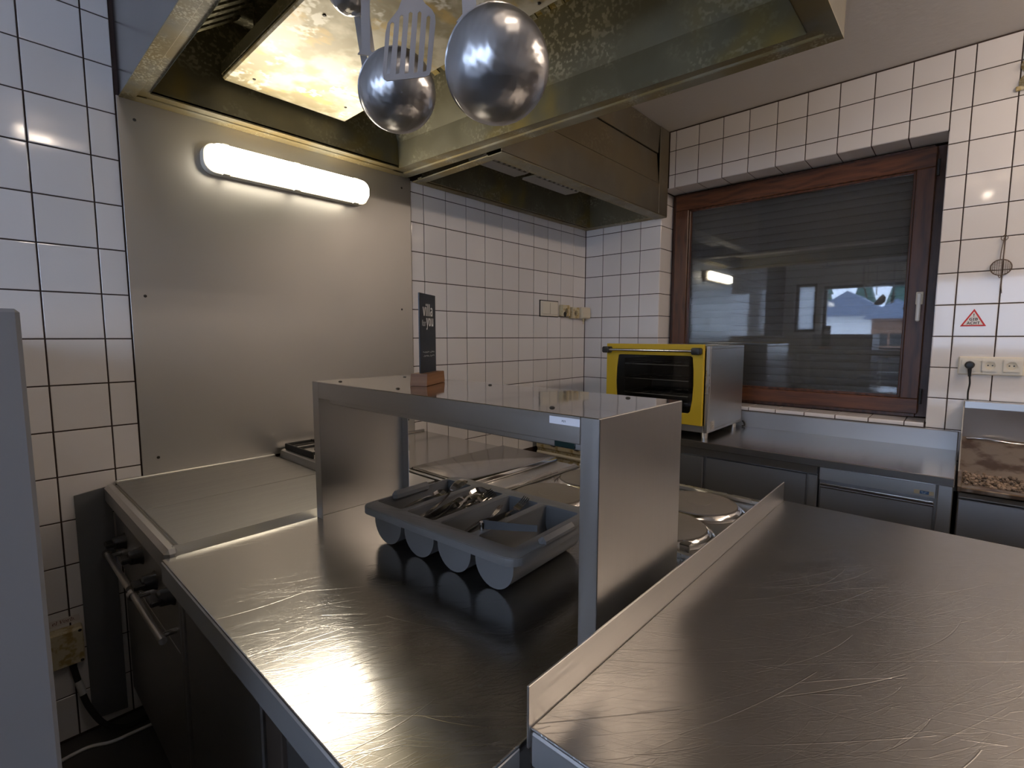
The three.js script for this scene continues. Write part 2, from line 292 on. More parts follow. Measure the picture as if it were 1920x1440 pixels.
// window recess: soffit, left cheek, right cheek, sill
{ const zs = [0.601]; for (let k = 0; k < 10; k++) zs.push(0.6875 + 0.1496 * k);
  field(wallRight, zs.map((z) => -z).reverse(), [0.001, 0.186], (u, v) => [v, 2.338, -u], [Math.PI / 2, 0, Math.PI / 2]);
}
field(wallRight, [-0.186, -0.001], rowsOf(0.945, 2.335, 1.36), (u, y) => [-u, y, 0.600], [0, 0, 0]);
field(wallRight, [0.001, 0.186], rowsOf(0.945, 2.335, 1.371), (u, y) => [u, y, 2.034], [0, Math.PI, 0]);
{ const zs = [0.604]; for (let z = 0.607 + 0.149; z < 2.03; z += 0.1494) zs.push(z); zs.push(2.03);
  field(wallRight, [0.001, 0.186], zs.map((z) => -z).reverse(), (u, v) => [u, 0.942, -v], [-Math.PI / 2, 0, 0]);
  field(wallRight, zs, [0.919, 0.941], (z, y) => [-0.0005, y, z], faceX);
}

// ---------------------------------------------------------------- brown window with closed roller shutter behind
{
  const w = thing('window_1', 'brown wooden window with dark mirroring pane', 'window', [0.18, W.y0, 1.317], null, 'structure');
  const fx = 0.178, sx = 0.148;
  part('outer_frame', [cb(fx, 0.26, W.y0 + 0.004, W.y1 - 0.004, 0.603, 0.665, 0.002), cb(fx, 0.26, W.y1 - 0.06, W.y1 - 0.004, 0.665, 1.98, 0.002), cb(fx, 0.26, W.y0 + 0.004, W.y0 + 0.06, 0.665, 1.98, 0.002)], M.woodV, w);
  part('outer_frame', cb(fx + 0.03, 0.26, W.y0 + 0.004, W.y1 - 0.004, 1.98, 2.031, 0.002), M.woodV, w);
  const zi0 = 0.722, zi1 = 1.914, yi0 = 1.046, yi1 = 2.218, zo0 = 0.632, zo1 = 1.992, yo0 = 0.965, yo1 = 2.318;
  const sash = part('sash', [cb(sx, 0.225, yo1 - (yo1 - yi1), yo1, zo0, zo1, 0.004), cb(sx, 0.225, yo0, yi0, zo0, zo1, 0.004)], M.woodH, w);
  part('stile', cb(sx - 0.0005, 0.2255, yi0 - 0.002, yi1 + 0.002, zo0, zi0, 0.004), M.woodV, sash); part('stile', cb(sx - 0.0005, 0.2255, yi0 - 0.002, yi1 + 0.002, zi1, zo1, 0.004), M.woodV, sash);
  part('glazing_bead', [cb(sx + 0.012, 0.19, yi0 - 0.001, yi0 + 0.012, zi0, zi1, 0.003), cb(sx + 0.012, 0.19, yi1 - 0.012, yi1 + 0.001, zi0, zi1, 0.003), cb(sx + 0.012, 0.19, yi0, yi1, zi0 - 0.001, zi0 + 0.011, 0.003), cb(sx + 0.012, 0.19, yi0, yi1, zi1 - 0.011, zi1 + 0.001, 0.003)], M.woodV, sash);
  part('pane', cb(0.178, 0.182, yi0 + 0.003, yi1 - 0.003, zi0 + 0.003, zi1 - 0.003, 0.0002), M.pane, sash); part('pane', cb(0.198, 0.202, yi0 + 0.003, yi1 - 0.003, zi0 + 0.003, zi1 - 0.003, 0.0002), M.clear, sash);
  const h = part('handle', [cb(sx - 0.012, sx, 1.535, 1.60, 1.951, 1.981, 0.003), cyl([sx - 0.045, 1.583, 1.966], [sx, 1.583, 1.966], 0.009)], M.ivory, w, 'pale metal window handle');
  part('lever', cb(sx - 0.052, sx - 0.038, 1.448, 1.592, 1.957, 1.975, 0.005), M.white, h);
  part('hinge', [cyl([sx - 0.006, 1.02, 2.0], [sx - 0.006, 1.10, 2.0], 0.007), cyl([sx - 0.006, 2.17, 2.0], [sx - 0.006, 2.25, 2.0], 0.007)], M.black, w);
  for (let i = 0; i < 30; i++) part('shutter_slat', lathe([[0, -0.72], [0.024, -0.72], [0.024, 0.72], [0, 0.72]], [0, 0, 0], [0, 0, 1], 10).scale(0.3, 1, 1).translate(0.325, W.y0 + 0.02 + i * 0.047, 1.317), M.shutter, w);
  for (const z of [0.609, 2.025]) part('shutter_guide', cb(0.30, 0.35, W.y0, W.y1, z - 0.011, z + 0.011, 0.002), M.shutter, w);
  struct('trim_1', cb(0.36, 0.375, W.y0 - 0.002, W.y1 + 0.002, W.z0 - 0.002, W.z1 + 0.002, 0), M.dark, 'dark board closing the window niche outside the shutter');
}

// ---------------------------------------------------------------- the wall opposite: daylight window and what stands outside it (mirrored in the brown window)
{
  const win = (n, o, m, label) => {
    const w = thing(n, label, 'window', [X0 - 0.1, o.y0, (o.z0 + o.z1) / 2], null, 'structure'), x0 = X0 - 0.14, x1 = X0 - 0.07, t = 0.045;
    part('frame', [cb(x0, x1, o.y0, o.y1, o.z0, o.z0 + t), cb(x0, x1, o.y0, o.y1, o.z1 - t, o.z1), cb(x0, x1, o.y0, o.y0 + t, o.z0 + t, o.z1 - t), cb(x0, x1, o.y1 - t, o.y1, o.z0 + t, o.z1 - t)], M.woodDark, w);
    part('pane', cb(x0 + 0.03, x0 + 0.034, o.y0 + t, o.y1 - t, o.z0 + t, o.z1 - t, 0), m, w);
  };
  win('window_2', W2, M.clear, 'bright daylight window mirrored in the brown window pane'); win('window_3', W3, M.frosted, 'narrow frosted window mirrored left of the daylight window');
  const snow = std({ color: C(0.72, 0.73, 0.75), roughness: 0.9 }), render = std({ color: C(0.82, 0.81, 0.79), roughness: 0.9 }), brown = std({ color: C(0.22, 0.12, 0.075), roughness: 0.8 }), slate = std({ color: C(0.16, 0.20, 0.28), roughness: 0.8 }), fir = std({ color: C(0.05, 0.11, 0.09), roughness: 0.95 });
  const g = struct('ground', cb(-120, X0 - 0.3, -0.6, -0.4, -60, 60, 0), snow, 'pale yard outside the daylight window'); g.userData.category = 'ground';
  const house = (name, label, x, z, w, d, h, rh, wm, rm) => {
    const t = thing(name, label, 'house', [x, -0.4, z]);
    part('wall', cb(x - d / 2, x + d / 2, -0.4, h, z - w / 2, z + w / 2, 0.01), wm, t);
    part('roof', prism([[z - w / 2 - 0.5, h], [z + w / 2 + 0.5, h], [z, h + rh]], 'x', x - d / 2 - 0.6, x + d / 2 + 0.9), rm, t);
    for (const k of [-0.28, 0, 0.28]) for (const y of [0.7, 2.3]) if (y + 1 < h) part('window', cb(x + d / 2 - 0.02, x + d / 2 + 0.03, y, y + 0.9, z + k * w - 0.35, z + k * w + 0.35, 0.01), M.dark, t);
  };
  house('house', 'white rendered house with blue slate gable mirrored in the pane', -56, -6.2, 6.2, 7, 3.3, 2.3, render, slate);
  house('barn', 'brown timber barn mirrored at the right of the pane', -44, -1.6, 3.0, 4, 2.7, 1.4, brown, slate);
  for (const [x, z, s, side] of [[-84, -14, 11, 'left'], [-88, -9.5, 13, 'middle'], [-84, -5, 12, 'right']]) {
    const t = thing('fir_tree', `dark fir tree mirrored behind the houses, ${side} one`, 'tree', [x, -0.4, z], 'firs mirrored in the pane');
    part('trunk', cyl([x, -0.4, z], [x, 1.5, z], 0.25), brown, t); part('crown', [cyl([x, 1, z], [x, s * 0.6, z], 2.6, 0.6, 9), cyl([x, s * 0.4, z], [x, s * 0.85, z], 1.9, 0.3, 9), cyl([x, s * 0.7, z], [x, s, z], 1.2, 0.02, 9)], fir, t);
  }
  const k = thing('worktop', 'bare steel worktop mirrored below the daylight window', 'worktop', [-4.87, 0, 1.7]);
  part('top', cb(-5.19, -4.55, 0.86, 0.90, 0.3, 3.1, 0.003), M.satin, k); part('splashback', cb(-5.196, -5.18, 0.90, 1.08, 0.3, 3.1, 0.002), M.satin, k);
  part('body', cb(-5.17, -4.6, 0, 0.86, 0.32, 3.08, 0.003), M.cabinet, k);
}

// ---------------------------------------------------------------- ceiling fittings above and behind the photographer (they glint on tiles and ladles)
const warm = C(1.0, 0.81, 0.65);
for (const [x, z, l, k, label] of [[-2.78, 2.22, 0.26, 0.6, 'short ceiling light glinting in the tiles'], [-0.95, 3.05, 1.2, 0.88, 'long ceiling light behind the photographer']]) {
  const t = thing('ceiling_light', label, 'lamp', [x, H - 0.12, z]), y = H - 0.10;
  part('housing', cb(x - l / 2 - 0.03, x + l / 2 + 0.03, H - 0.055, H, z - 0.03, z + 0.03, 0.006), M.white, t);
  part('diffuser', cyl([x - l / 2, y, z], [x + l / 2, y, z], 0.024, 0.024, 20), std({ color: C(0.8, 0.8, 0.78), emissive: C(1, 0.86, 0.70), emissiveIntensity: 6 }), t);
  for (const q of [-1, 1]) part('end_holder', cb(x + q * (l / 2 + 0.008) - 0.009, x + q * (l / 2 + 0.008) + 0.009, y - 0.03, H - 0.05, z - 0.026, z + 0.026, 0.004), M.white, t);
  for (const [dy, dz] of [[-1, 0], [0.45, 1], [0.45, -1]]) { const L = new THREE.RectAreaLight(warm, CEIL * k, l, 0.046); L.position.set(x, y + dy * 0.026, z + dz * 0.026); L.lookAt(x, y + dy * 3, z + dz * 3); L.castShadow = true; scene.add(L); }
}

// ---------------------------------------------------------------- steel sheet on the back wall and its tube lamp
{
  const t = thing('wall_sheet', 'large matt steel sheet behind the stove with the tube lamp', 'steel sheet', [-2.196, 0.866, 0.003]);
  part('sheet', cb(-2.792, -1.601, 0.866, 2.172, 0.001, 0.005, 0.001), M.panel, t);
  for (const [x, y] of [[-2.745, 2.106], [-2.749, 1.51], [-2.743, 0.928], [-1.654, 2.114], [-1.667, 1.507], [-1.64, 0.93]]) part('screw', lathe([[0, 0.0022], [0.003, 0.002], [0.0052, 0.0004], [0.0052, 0]], [x, y, 0.005], [0, 0, 1], 14), M.screw, t);
  const l = thing('wall_lamp', 'glowing tube lamp on the steel sheet under the hood', 'lamp', [-2.212, 1.975, 0.005]);
  const x0 = -2.553, x1 = -1.871, yc = 2.03;
  const rim = (a, b, h) => { const p = [], r = 0.042; for (const [cx, cy, s] of [[b - r, yc + h - r, 0], [a + r, yc + h - r, 1], [a + r, yc - h + r, 2], [b - r, yc - h + r, 3]]) for (let i = 0; i <= 6; i++) { const q = (s + i / 6) * Math.PI / 2; p.push([cx + r * Math.cos(q), cy + r * Math.sin(q)]); } return p; };
  part('housing', prism(rim(x0, x1, 0.054), 'z', 0.005, 0.045, [], 0.004), M.ivory, l);
  const glow = std({ color: C(0.85, 0.83, 0.78), emissive: C(1, 0.90, 0.72), emissiveIntensity: 11, roughness: 0.4 });
  // ribbed lens, rounded towards its ends
  part('diffuser', prism(rim(x0 + 0.012, x1 - 0.012, 0.049), 'z', 0.045, 0.088, [], 0.018), glow, l);
  for (const x of [-2.48, -2.21, -1.94]) for (const q of [-1, 1]) part('clip', cb(x - 0.012, x + 0.012, yc + q * 0.052 - 0.004, yc + q * 0.052 + 0.004, 0.035, 0.062), M.ivory, l);
  const tint = C(1.0, 0.88, 0.70);
  const add = (y, z, h, ty, tz, k) => { const L = new THREE.RectAreaLight(tint, TUBE * k, x1 - x0 - 0.05, h); L.position.set((x0 + x1) / 2, y, z); L.lookAt((x0 + x1) / 2, ty, tz); L.castShadow = true; scene.add(L); };
  add(yc, 0.0895, 0.07, yc, 1, 1);
}

// ---------------------------------------------------------------- large hood over the island
{
  const t = thing('extractor_hood', 'large greasy extractor hood above the cooking island', 'extractor hood', [-2.16, 2.17, 0.93]);
  const xl = -2.785, xr0 = -1.625, xr1 = -1.535, zf = 1.86, yb = 2.17;
  const quadBar = (a, b, c, d, y0, y1) => { const P = [a, b, c, d]; return prism(P, 'y', y0, y1); };
  part('left_side', cb(xl, xl + 0.004, yb, H - 0.002, 0.006, zf, 0.001), M.hoodOut, t);
  part('right_side', quadBar([xr0, 0.006], [xr1, zf], [xr1 - 0.004, zf], [xr0 - 0.004, 0.006], yb, H - 0.002), M.hoodFace, t);
  part('front_side', cb(xl + 0.004, xr1 - 0.004, yb, H - 0.002, zf - 0.004, zf, 0.001), M.hoodFace, t);
  // flat rim with a step: outer strip and inner gutter strip
  const xi = -2.716, ri0 = -1.735, ri1 = -1.622, zi = 1.79;
  part('rim', [quadBar([xl, 0.006], [xl, zf], [xl + 0.04, zf - 0.035], [xl + 0.04, 0.006], yb - 0.002, yb + 0.001), quadBar([xl + 0.04, 0.006], [xl + 0.04, zf - 0.035], [xi, zi], [xi, 0.006], yb + 0.004, yb + 0.008), cb(xl + 0.038, xl + 0.041, yb - 0.001, yb + 0.008, 0.006, zf - 0.036, 0.0005)], M.hoodRim, t);
  part('rim', [quadBar([xr0, 0.006], [xr0 - 0.045, 0.006], [xr1 - 0.045, zf - 0.035], [xr1, zf], yb - 0.002, yb + 0.001), quadBar([xr0 - 0.047, 0.006], [ri0, 0.006], [ri1, zi], [xr1 - 0.047, zf - 0.035], yb + 0.006, yb + 0.010), quadBar([xr0 - 0.045, 0.006], [xr0 - 0.048, 0.006], [xr1 - 0.048, zf - 0.035], [xr1 - 0.045, zf - 0.035], yb - 0.001, yb + 0.01)], M.hoodRim, t);
  part('rim', [quadBar([xl, zf], [xr1, zf], [xr1 - 0.045, zf - 0.035], [xl + 0.04, zf - 0.035], yb - 0.002, yb + 0.001), quadBar([xl + 0.04, zf - 0.036], [xr1 - 0.045, zf - 0.036], [ri1, zi], [xi, zi], yb + 0.004, yb + 0.008)], M.hoodRim, t);
  part('rim', [cb(xl, xr0, yb - 0.002, yb + 0.001, 0.006, 0.05, 0.0005), cb(xi - 0.01, ri0 + 0.01, yb + 0.004, yb + 0.012, 0.05, 0.10, 0.001), cb(xi, ri0, yb - 0.001, yb + 0.012, 0.047, 0.052, 0.001)], M.hoodRim, t);
  // inner lining with a fold half way up
  const yf = 2.285, yt = 2.50;
  const lin = (pts) => fromTris(pts.flatMap(([a, b, c, d]) => [...a, ...b, ...c, ...a, ...c, ...d]));
  part('lining', lin([[[xi, yb, 0.1], [xi, yb, zi], [xi - 0.01, yf, zi], [xi - 0.01, yf, 0.1]], [[xi - 0.01, yf, 0.1], [xi - 0.01, yf, zi], [xi + 0.05, yt, zi], [xi + 0.05, yt, 0.1]]]), M.hoodIn, t);
  part('lining', lin([[[ri0, yb, 0.1], [ri0 - 0.004, yf, 0.1], [ri1 - 0.004, yf, zi], [ri1, yb, zi]], [[ri0 - 0.004, yf, 0.1], [ri0 - 0.06, yt, 0.1], [ri1 - 0.06, yt, zi], [ri1 - 0.004, yf, zi]]]), M.hoodIn, t);
  part('lining', lin([[[xi, yb, 0.1], [xi, yt, 0.1], [ri0, yt, 0.1], [ri0, yb, 0.1]]]), M.hoodIn, t);
  part('lining', lin([[[xi, yb, zi], [ri1, yb, zi], [ri1, yt, zi], [xi, yt, zi]]]), M.hoodIn, t);
  part('crown', cb(xi - 0.01, ri1 + 0.01, yt, yt + 0.004, 0.1, zi + 0.01, 0.001), M.hoodIn, t);
  // stained baffle plate hanging inside, lit by the tube lamp
  const bp = part('baffle_plate', cb(-2.505, -2.03, 2.28, 2.298, 0.135, 1.62, 0.006), M.hoodPlate, t, 'stained pale baffle plate');
  for (const [x, z] of [[-2.432, 0.745], [-2.43, 0.225], [-2.10, 0.265], [-2.06, 1.23]]) part('screw', lathe([[0, -0.003], [0.004, -0.0025], [0.006, 0]], [x, 2.28, z], [0, 1, 0], 12), M.screw, bp);
  part('plate_edge', cb(-2.507, -2.50, 2.298, 2.34, 0.135, 1.62, 0.001), M.hoodIn, bp);
  // baffle filters left and right of the plate, slat by slat
  for (const [xa, ya, xb, yb2] of [[-2.66, 2.33, -2.47, 2.47], [-1.86, 2.40, -2.02, 2.46]]) for (let i = 0; i < 26; i++) {
    const z = 0.22 + i * 0.055; part('filter_slat', strip([[xa, ya, z], [xb, yb2, z]], 0.03, 0.006, [0, 0, 1], 1), M.hoodIn, t);
  }
  part('hanger', [0.3, 0.9, 1.5].flatMap((z) => [cyl([-2.45, 2.298, z], [-2.45, yt, z], 0.004, 0.004, 8), cyl([-2.08, 2.298, z], [-2.08, yt, z], 0.004, 0.004, 8)]), M.hoodIn, t);
}
// ---------------------------------------------------------------- smaller hood in the corner
{
  const t = thing('extractor_hood', 'smaller brownish corner hood against the window wall', 'extractor hood', [-0.78, 2.157, 0.32]);
  const x0 = -1.588, zf = 0.64, y0 = 2.157, yf = [2.157, 2.346, 2.534, H - 0.002];
  const lean = [[0, 0], [0.004, 0.020], [0.012, 0.002]];
  for (let i = 0; i < 3; i++) { const [p, q] = lean[i].map((d) => zf - d); part('front_panel', prism([[p - 0.005, yf[i] + 0.001], [p, yf[i] + 0.003], [q, yf[i + 1] - 0.002], [q - 0.005, yf[i + 1]]], 'x', x0, -0.125), M.hoodFace, t); }
  part('corner_strip', cb(-0.124, -0.002, y0, H - 0.002, zf - 0.006, zf + 0.002, 0.002), M.hoodFace, t);
  part('rim', [cb(x0, -0.002, y0 - 0.004, y0, zf - 0.085, zf, 0.001), cb(x0, -0.002, y0 - 0.002, y0 + 0.006, zf - 0.09, zf - 0.085, 0.001)], M.hoodRim, t);
  part('rim', [cb(x0, -0.002, y0 - 0.002, y0 + 0.004, 0.006, 0.05, 0.001), cb(x0, -0.06, y0 + 0.006, y0 + 0.012, 0.05, 0.08, 0.001)], M.hoodRim, t);
  part('rim', cb(-0.07, -0.002, y0 - 0.002, y0 + 0.004, 0.05, zf - 0.09, 0.001), M.hoodRim, t); part('rim', cb(x0, x0 + 0.05, y0 - 0.002, y0 + 0.004, 0.05, zf - 0.09, 0.001), M.hoodRim, t);
  const lin = (pts) => fromTris(pts.flatMap(([a, b, c, d]) => [...a, ...b, ...c, ...a, ...c, ...d]));
  part('lining', lin([[[x0, y0, 0.08], [-0.07, y0, 0.08], [-0.16, 2.42, 0.14], [x0, 2.42, 0.14]], [[-0.07, y0, 0.08], [-0.07, y0, zf - 0.09], [-0.16, 2.42, zf - 0.15], [-0.16, 2.42, 0.14]], [[x0, y0, zf - 0.09], [-0.07, y0, zf - 0.09], [-0.16, 2.42, zf - 0.15], [x0, 2.42, zf - 0.15]]]), M.hoodIn, t);
  part('crown', cb(x0, -0.1, 2.42, 2.425, 0.1, zf - 0.1, 0.001), M.hoodIn, t);
  const ff = std({ color: C(0.34, 0.33, 0.31), metalness: 0.5, roughness: 0.5 });
  for (const [a, b] of [[-1.42, -1.075], [-1.01, -0.60]]) {
    const f = part('filter', [strip([[(a + b) / 2, 2.255, 0.25], [(a + b) / 2, 2.252, 0.345]], b - a, 0.012, [1, 0, 0], 1)], ff, t, 'grey grease filter');
    const n = Math.round((b - a) / 0.045); for (let i = 0; i <= n; i++) part('baffle', strip([[a + 0.012 + (b - a - 0.024) * i / n, 2.25, 0.345], [a + 0.012 + (b - a - 0.024) * i / n, 2.30, 0.46]], 0.022, 0.008, [1, 0, 0], 1), ff, f);
  }
}

// ---------------------------------------------------------------- utensil rail under the left rim of the hood, with what hangs on it
{
  const t = thing('utensil_rail', 'thin steel rail under the left hood rim holding ladles', 'rail', [-2.745, 2.12, 1.4]);
  part('rod', cyl([-2.735, 2.125, 0.95], [-2.735, 2.125, 1.78], 0.005, 0.005, 12), M.shiny, t);
  for (const z of [1.0, 1.36, 1.75]) part('bracket', cyl([-2.735, 2.125, z], [-2.735, 2.172, z], 0.004, 0.004, 10), M.shiny, t);
  const hookTo = (o, x, z, y) => part('hook', tube([[x, y + 0.01, z], [x - 0.004, y + 0.03, z], [-2.738, 2.135, z], [-2.735, 2.1325, z], [-2.729, 2.128, z]], 0.002, 20, 6), M.shiny, o);
  const bowl = (c, R, dir, open) => { const p = [], n = 16; for (let i = 0; i <= n; i++) { const a = open * i / n; p.push([R * Math.sin(a), R * Math.cos(a)]); } p.push([(R + 0.0012) * Math.sin(open), (R + 0.001) * Math.cos(open) - 0.0015]); for (let i = n; i >= 0; i--) { const a = open * i / n; p.push([(R - 0.0016) * Math.sin(a), (R - 0.0016) * Math.cos(a)]); } return lathe(p, c, dir, 48); };
  const ladle = (name, label, c, R, dir, open, rimAt, top, w) => {
    const o = thing(name, label, 'ladle', c, 'utensils on the hood rail');
    part('bowl', bowl(c, R, dir, open), M.ladle, o);
    const d = V(...c).sub(camera.position); d.y = 0; const side = [-d.z, 0, d.x];
    part('handle', strip([rimAt, [rimAt[0] + (top[0] - rimAt[0]) * 0.04, rimAt[1] + 0.025, rimAt[2] + (top[2] - rimAt[2]) * 0.06], [(rimAt[0] + top[0]) / 2, (rimAt[1] + top[1]) / 2, (rimAt[2] + top[2]) / 2], top], (u) => w * (u < 0.12 ? 1.9 - 7.5 * u : 1), 0.003, side, 24), M.matt, o);
    hookTo(o, top[0], top[2], top[1]);
  };
  const toCam = (c, dx, dy) => { const d = camera.position.clone().sub(V(...c)).normalize(), r = V(0, 1, 0).cross(d).normalize(), u = d.clone().cross(r); return d.addScaledVector(r, dx).addScaledVector(u, dy).normalize().toArray(); };
  let c = [-2.725, 1.694, 1.713]; ladle('ladle', 'large round steel ladle, biggest bowl on the hood rail', c, 0.063, toCam(c, 0.38, -0.12), 1.62, [-2.748, 1.745, 1.69], [-2.735, 2.10, 1.66], 0.017);
  c = [-2.704, 1.748, 1.477]; ladle('ladle', 'medium steel ladle hanging behind the slotted spatula', c, 0.059, toCam(c, 0.30, -0.22), 1.6, [-2.742, 1.795, 1.452], [-2.733, 2.10, 1.445], 0.013);
  c = [-2.732, 1.918, 1.391]; ladle('ladle', 'small steel ladle cut off by the picture top', c, 0.0335, [0.25, -0.85, -0.35], 1.5, [-2.757, 1.927, 1.376], [-2.737, 2.10, 1.37], 0.011);
  // slotted spatula
  const KS = 0.915, p0 = [-2.759, 1.7605, 1.586], n = V(-0.59575, 0, 0.80317), s = V(0.80317, 0, 0.59575), o = thing('slotted_spatula', 'flat slotted steel spatula in front of the medium ladle', 'spatula', p0, 'utensils on the hood rail');
  const rnded = [[-0.0104, 0.06], [-0.0108, 0.0515], [-0.0161, 0.0375], [-0.024, 0.027], [-0.031, 0.018], [-0.0345, 0.004], [-0.0395, -0.050], [-0.0385, -0.0585], [-0.034, -0.0612], [0.020, -0.0505], [0.0265, -0.047], [0.0292, -0.040], [0.0368, 0.026], [0.036, 0.036], [0.0315, 0.0435], [0.0215, 0.0505], [0.0166, 0.058], [0.0166, 0.062]];
  const slot = (x0, y0, x1, y1) => [[x0 - 0.0024, y0 - 0.003], [x0 + 0.0028, y0 - 0.001], [x1 + 0.0026, y1 + 0.0005], [x1, y1 + 0.002], [x1 - 0.0026, y1 - 0.0005]];
  let g = new THREE.ExtrudeGeometry((() => { const sh = new THREE.Shape(rnded.map((q) => new THREE.Vector2(...q))); for (const a of [[-0.0323, -0.0494, -0.0245, 0.018], [-0.0191, -0.0481, -0.0114, 0.029], [-0.0064, -0.0462, 0.0015, 0.035], [0.0066, -0.0438, 0.0142, 0.037], [0.0195, -0.041, 0.0268, 0.0326]]) sh.holes.push(new THREE.Path(slot(...a).map((q) => new THREE.Vector2(...q)))); return sh; })(), { depth: 0.0014, bevelEnabled: false }).scale(KS, KS, 1);
  g.applyMatrix4(new THREE.Matrix4().makeBasis(s, V(0, 1, 0), n)); g.translate(...p0);
  part('blade', fin(g, true), M.matt, o);
  const top = [-2.738, 2.10, 1.585], b = V(...p0).addScaledVector(s, 0.0031 * KS).add(V(0, 0.058 * KS, 0));
  part('handle', strip([b.toArray(), [b.x - 0.004, b.y + 0.02, b.z + 0.004], [(b.x + top[0]) / 2 - 0.004, (b.y + top[1]) / 2, (b.z + top[2]) / 2], top], (u) => u < 0.1 ? 0.027 - 0.11 * u : 0.016, 0.002, s.toArray(), 20), M.matt, o);
  hookTo(o, top[0], top[2], top[1]);
  // tongs
  const q = thing('tongs', 'narrow steel tongs hanging behind the medium ladle', 'tongs', [-2.684, 1.80, 1.365], 'utensils on the hood rail');
  part('arm', strip([[-2.692, 2.09, 1.335], [-2.688, 1.95, 1.336], [-2.686, 1.765, 1.376]], 0.011, 0.0016, [0.7, 0, 0.6], 10), M.matt, q); part('arm', strip([[-2.686, 2.09, 1.343], [-2.677, 1.95, 1.347], [-2.677, 1.765, 1.384]], 0.012, 0.0016, [0.8, 0, 0.5], 10), M.mirror, q);
  part('bridge', tube([[-2.692, 2.088, 1.335], [-2.690, 2.098, 1.338], [-2.686, 2.088, 1.343]], 0.004, 10, 6), M.matt, q); hookTo(q, -2.689, 1.339, 2.095);
}

// ---------------------------------------------------------------- cooking island: stove with solid top
const lpart = (name, geos, mat, parent, label) => { const g = Array.isArray(geos) ? (geos.length > 1 ? mergeGeometries(geos) : geos[0]) : geos, m = shadows(new THREE.Mesh(g, mat)); m.name = name; if (label) m.userData.label = label; parent.add(m); return m; };
{
  const t = thing('stove', 'steel solid top stove with black knobs by the back wall', 'stove', [-2.6, 0, 0.4]);
  const y = 0.863;
  part('body', [cb(-2.862, -2.09, 0.09, 0.815, 0.012, 0.785, 0.003)], M.cabinet, t);
  part('plinth', cb(-2.77, -2.12, 0, 0.09, 0.03, 0.76, 0.002), M.cabinet, t);
  part('frame', [cb(-2.905, -2.872, 0.80, y, 0.012, 0.795, 0.010), cb(-2.872, -2.09, 0.815, y - 0.007, 0.012, 0.785, 0.001), prism([[0.768, y], [0.777, y + 0.003], [0.7985, 0.847], [0.7985, 0.815], [0.768, 0.815]], 'x', -2.885, -2.335), cb(-2.872, -2.335, y - 0.004, y + 0.008, 0.007, 0.022, 0.003)], M.steelU, t);
  part('hot_top', cb(-2.870, -2.335, 0.85, y - 0.001, 0.024, 0.409, 0.001), M.deck, t); part('hot_top', cb(-2.870, -2.335, 0.85, y - 0.0015, 0.411, 0.767, 0.001), M.deck, t);
  part('control_panel', cb(-2.880, -2.862, 0.585, 0.80, 0.015, 0.785, 0.002), M.cabinet, t);
  for (const [z, yy] of [[0.16, 0.70], [0.40, 0.725], [0.55, 0.70], [0.73, 0.725]]) {
    const k = part('knob', [lathe([[0, 0.034], [0.016, 0.033], [0.020, 0.028], [0.022, 0.008], [0.027, 0.0], [0, 0]], [-2.880, yy, z], [-1, 0, 0], 20)], M.black, t);
    part('grip', cb(-2.932, -2.905, yy - 0.007, yy + 0.007, z - 0.024, z + 0.024, 0.003), M.black, k);
  }
  for (const [a, b] of [[0.06, 0.40], [0.45, 0.77]]) {
    const r = part('rail', [cyl([-2.915, 0.635, a], [-2.915, 0.635, b], 0.009, 0.009, 14)], M.steelU, t);
    part('end_cap', cyl([-2.915, 0.635, a - 0.012], [-2.915, 0.635, a + 0.012], 0.014, 0.014, 16), M.shiny, r);
    for (const z of [a + 0.02, b - 0.03]) part('stand_off', cyl([-2.915, 0.635, z], [-2.88, 0.635, z], 0.007), M.shiny, r);
  }
  part('oven_door', cb(-2.872, -2.862, 0.13, 0.565, 0.05, 0.75, 0.004), M.cabinet, t);
  const h = thing('gas_hob', 'low steel gas burner box with black grate', 'gas hob', [-2.19, 0.857, 0.3]);
  part('box', [prism([[-2.322, 0.857], [-2.315, 0.885], [-2.305, 0.890], [-2.08, 0.890], [-2.068, 0.885], [-2.068, 0.857]], 'z', 0.03, 0.60)], M.steelU, h);
  part('end_plate', cb(-2.118, -2.066, 0.857, 0.932, 0.592, 0.602, 0.001), M.satin, h);
  for (const z of [0.17, 0.44]) {
    part('burner', lathe([[0, 0.018], [0.035, 0.018], [0.04, 0.012], [0.042, 0], [0, 0]], [-2.19, 0.89, z], [0, 1, 0], 24), M.black, h);
    const gt = part('grate', [cb(-2.305, -2.295, 0.89, 0.916, z - 0.125, z + 0.125, 0.003), cb(-2.09, -2.08, 0.89, 0.916, z - 0.125, z + 0.125, 0.003), cb(-2.30, -2.085, 0.904, 0.916, z - 0.125, z - 0.115, 0.003), cb(-2.30, -2.085, 0.904, 0.916, z + 0.115, z + 0.125, 0.003)], M.black, h);
    part('bar', [cb(-2.30, -2.215, 0.908, 0.918, z - 0.005, z + 0.005, 0.002), cb(-2.165, -2.085, 0.908, 0.918, z - 0.005, z + 0.005, 0.002), cb(-2.195, -2.185, 0.908, 0.918, z - 0.12, z - 0.025, 0.002), cb(-2.195, -2.185, 0.908, 0.918, z + 0.025, z + 0.12, 0.002)], M.black, gt);
  }
}
